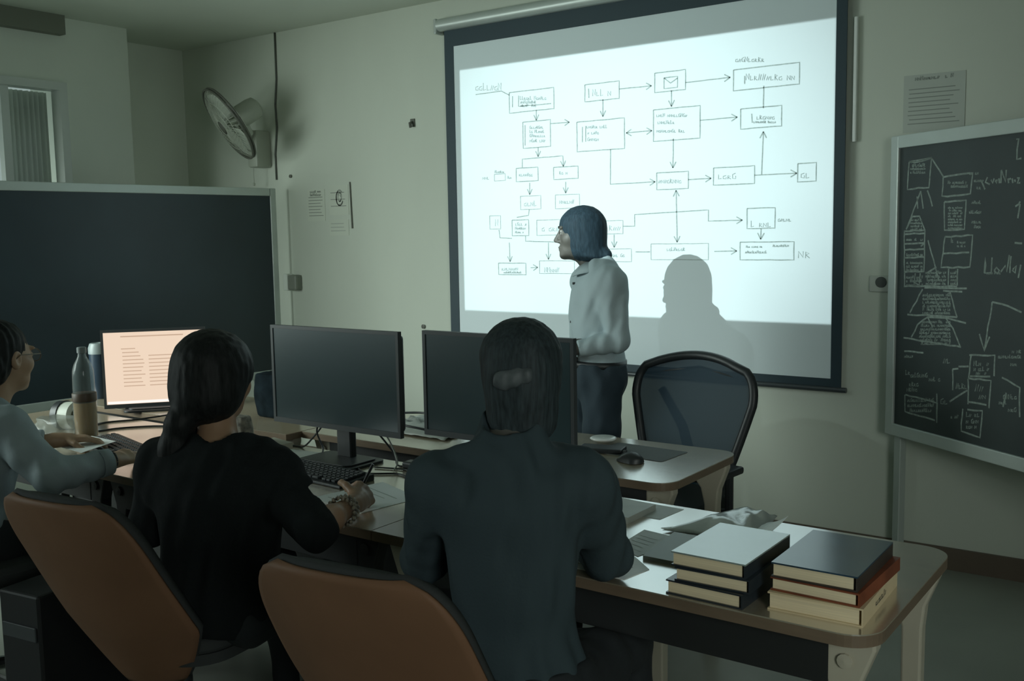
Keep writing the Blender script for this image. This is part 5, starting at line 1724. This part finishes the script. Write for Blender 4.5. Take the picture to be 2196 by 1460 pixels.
def make_left_student():
    f = dirv(0)
    pel = V(-3.46, 1.56, 0.555)
    sh = V(-3.500, 1.69, 0.925)
    arms = dict(R=dict(elbow=V(-3.150, 1.735, 0.775), wrist=V(-3.135, 1.945, 0.790), dir=V(-0.28, 0.95, 0.0), palm=V(-0.45, 0.05, -0.9), curl=0.35),
                L=dict(elbow=V(-3.74, 1.80, 0.795), wrist=V(-3.595, 2.02, 0.800), dir=V(0.40, 0.90, -0.05), palm=V(0.1, 0, -1), curl=0.35))
    P = Person('person with glasses in a blue-grey shirt at the left edge, hands on the desk', 'person', (-3.46, 1.56, 0), V(-3.505, 1.775, 1.150), dirv(16) + V(0, 0, -0.06), sh, f, pel, arms, seated_legs(pel, dirv(-4), V(1, 0, 0)), SKIN2, width=1.05, neck_r=0.054, hs=1.08)
    P.body(0.0042)
    P.eyes()
    P.shirt(GREYSHIRT, 'shirt', dict(R=0.93, L=0.90), -0.08, neck_drop=-0.020, g=0.014, seed=24, folds=0.0045, arm_g=0.014, neck_r=0.066)
    P.trousers(TROUSER2, 0.08)
    P.shoes()

    def hair(F):
        H = P.H
        F.ell(P.hp(0, -0.026, 0.036), (0.088, 0.108, 0.094), H, 0.02)
        F.ell(P.hp(0, -0.062, -0.030), (0.082, 0.070, 0.080), H, 0.03)
        F.ell(P.hp(0, 0.130, -0.036), (0.110, 0.094, 0.104), H, 0.012, sub=True)
        F.ell(P.hp(0, 0.05, -0.15), (0.12, 0.085, 0.10), H, 0.012, sub=True)
        for sg in (-1, 1):
            F.ell(P.hp(sg * 0.090, -0.004, -0.016), (0.022, 0.028, 0.036), H, 0.012, sub=True)
        F.folds(0.002, 29, (0.018, 0.03), 0.2)
    P.hair(hair, HAIR)
    gl = MB()
    for sg in (-1, 1):
        cpt = []
        for k in range(25):
            a = 2 * math.pi * k / 24
            cpt.append(tuple(P.hp(sg * 0.033 + 0.026 * math.cos(a), 0.108 - 0.10 * abs(sg * 0.033 + 0.026 * math.cos(a)) ** 1.2, 0.002 + 0.021 * math.sin(a)) - P.base))
        gl.tube(cpt, 0.0018, seg=6, cap=False)
        gl.tube([tuple(P.hp(sg * 0.059, 0.102, 0.006) - P.base), tuple(P.hp(sg * 0.077, 0.085, 0.008) - P.base), tuple(P.hp(sg * 0.080, 0.0, 0.008) - P.base), tuple(P.hp(sg * 0.080, -0.02, -0.005) - P.base)], 0.002, seg=6)
    gl.tube([tuple(P.hp(-0.008, 0.109, 0.005) - P.base), tuple(P.hp(0.008, 0.109, 0.005) - P.base)], 0.002, seg=6)
    go = gl.build('glasses', mat('glasses_frame', (0.14, 0.11, 0.07), rough=0.3), P.root, smooth=True)
    ln = MB()
    for sg in (-1, 1):
        ring = [tuple(P.hp(sg * 0.033 + 0.025 * math.cos(2 * math.pi * k / 20), 0.108 - 0.10 * abs(sg * 0.033 + 0.025 * math.cos(2 * math.pi * k / 20)) ** 1.2, 0.002 + 0.020 * math.sin(2 * math.pi * k / 20)) - P.base) for k in range(20)]
        ln.add(ring, [tuple(range(20))])
    ln.build('lenses', see_through('lens', (0.35, 0.38, 0.38), 0.22, 0.08), go)
    # turned-back cuff on the near wrist
    W, E = arms['R']['wrist'], arms['R']['elbow']
    d = nrm(W - E)
    g = MB()
    g.tube([tuple(W - d * 0.050 - P.base), tuple(W - d * 0.010 - P.base)], [0.047, 0.044], seg=20, cap=False)
    g.build('cuff', GREYSHIRT, P.root, smooth=True, solid=0.004)
    st = MB().tube([tuple(W + d * 0.002 + V(0, 0, -0.0) + nrm(np.cross(d, V(0, 0, 1))) * 0.027 * math.cos(2 * math.pi * k / 16) + V(0, 0, 0.027) * math.sin(2 * math.pi * k / 16) - P.base) for k in range(17)], 0.0055, seg=6, cap=False)
    st.build('wristband', BLACK, P.root, smooth=True)


def make_presenter():
    hf = V(-0.85, -0.53, 0.0)
    tf = V(-0.66, -0.75, 0)
    pel = V(-2.310, 3.82, 0.90)
    sh = V(-2.300, 3.83, 1.352)
    r = np.cross(nrm(tf), V(0, 0, 1))
    arms = dict(L=dict(elbow=V(-2.150, 3.740, 1.085), wrist=V(-2.315, 3.61, 1.045), dir=V(-0.45, 0.85, -0.25), palm=V(0.6, 0.5, -0.3), curl=0.5),
                R=dict(elbow=V(-2.43, 3.98, 1.06), wrist=V(-2.46, 3.90, 0.82), dir=V(-0.1, -0.15, -1), palm=V(0.8, -0.5, 0), curl=0.5))
    tfn = nrm(tf)
    legs = {}
    for sd, sg in (('R', 1), ('L', -1)):
        k = pel + r * 0.095 * sg + tfn * 0.02
        k[2] = 0.49
        a = pel + r * 0.10 * sg
        a[2] = 0.095
        legs[sd] = dict(knee=k, ankle=a, toe=tfn)
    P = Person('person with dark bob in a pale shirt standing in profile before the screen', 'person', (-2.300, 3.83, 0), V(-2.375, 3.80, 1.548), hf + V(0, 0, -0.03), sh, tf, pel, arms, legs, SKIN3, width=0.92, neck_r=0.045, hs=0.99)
    P.body(0.0045)
    P.eyes()
    sh_ob = P.shirt(LIGHTSHIRT, 'shirt', dict(R=0.92, L=0.92), 0.005, neck_drop=-0.012, g=0.014, seed=34, folds=0.004, arm_g=0.008, neck_r=0.058)
    P.trousers(TROUSER, 0.075, g=0.010, tg=0.020)
    P.shoes()
    # collar
    col = MB()
    for sg in (-1, 1):
        rows = []
        for i in range(13):
            a = math.pi * i / 12
            x, y = 0.062 * math.sin(a) * sg, -0.060 * math.cos(a)
            rows.append([tuple(P.sh + P.up * (0.068 + 0.004 * math.cos(a)) + P.tr * x * 1.05 + P.tf * (y * 1.05 + 0.008) - P.base),
                         tuple(P.sh + P.up * (0.040 - 0.040 * (i / 12) ** 2) + P.tr * x * 1.62 + P.tf * (y * 1.55 + 0.014 + 0.016 * i / 12) - P.base)])
        col.quadstrip(rows)
    col.build('collar', LIGHTSHIRT, sh_ob, smooth=True, solid=0.004)
    bt_ = MB()
    for k in range(5):
        p = P.sh + P.up * (-0.03 - 0.085 * k) + P.tf * (0.118 + 0.008 * math.sin(k)) - P.base
        bt_.lathe([(0.0, 0.004), (0.0055, 0.003), (0.0055, -0.010)], seg=10, c=tuple(p), axis=tuple(P.tf))
    bt_.build('buttons', DARKGREY, sh_ob, smooth=True)
    belt = MB()
    n = 40
    c = P.pelvis + P.up * 0.070 - P.base
    rows = []
    for k in range(n + 1):
        a = 2 * math.pi * k / n
        q = c + P.tr * 0.168 * math.cos(a) * 0.95 + P.tf * 0.128 * math.sin(a)
        rows.append([tuple(q - P.up * 0.016), tuple(q + P.up * 0.016)])
    belt.quadstrip(rows)
    belt.build('belt', BLACK, P.root, smooth=True, solid=0.004)

    def hair(F):
        H = P.H
        F.ell(P.hp(0, -0.012, 0.026), (0.089, 0.106, 0.094), H, 0.02)
        F.ell(P.hp(0, -0.022, -0.045), (0.088, 0.094, 0.092), H, 0.03)
        F.ell(P.hp(0, -0.055, -0.105), (0.078, 0.058, 0.040), H, 0.03)
        F.cone(P.hp(-0.05, -0.115, -0.105), P.hp(0.05, -0.115, -0.105), 0.020, 0.020, 0.03)
        F.ell(P.hp(0, 0.135, -0.075), (0.12, 0.095, 0.105), H, 0.012, sub=True)
        F.folds(0.001, 39, (0.02, 0.035), 0.15)
    P.hair(hair, HAIRB)


make_woman()
make_front_student()
make_left_student()
make_presenter()
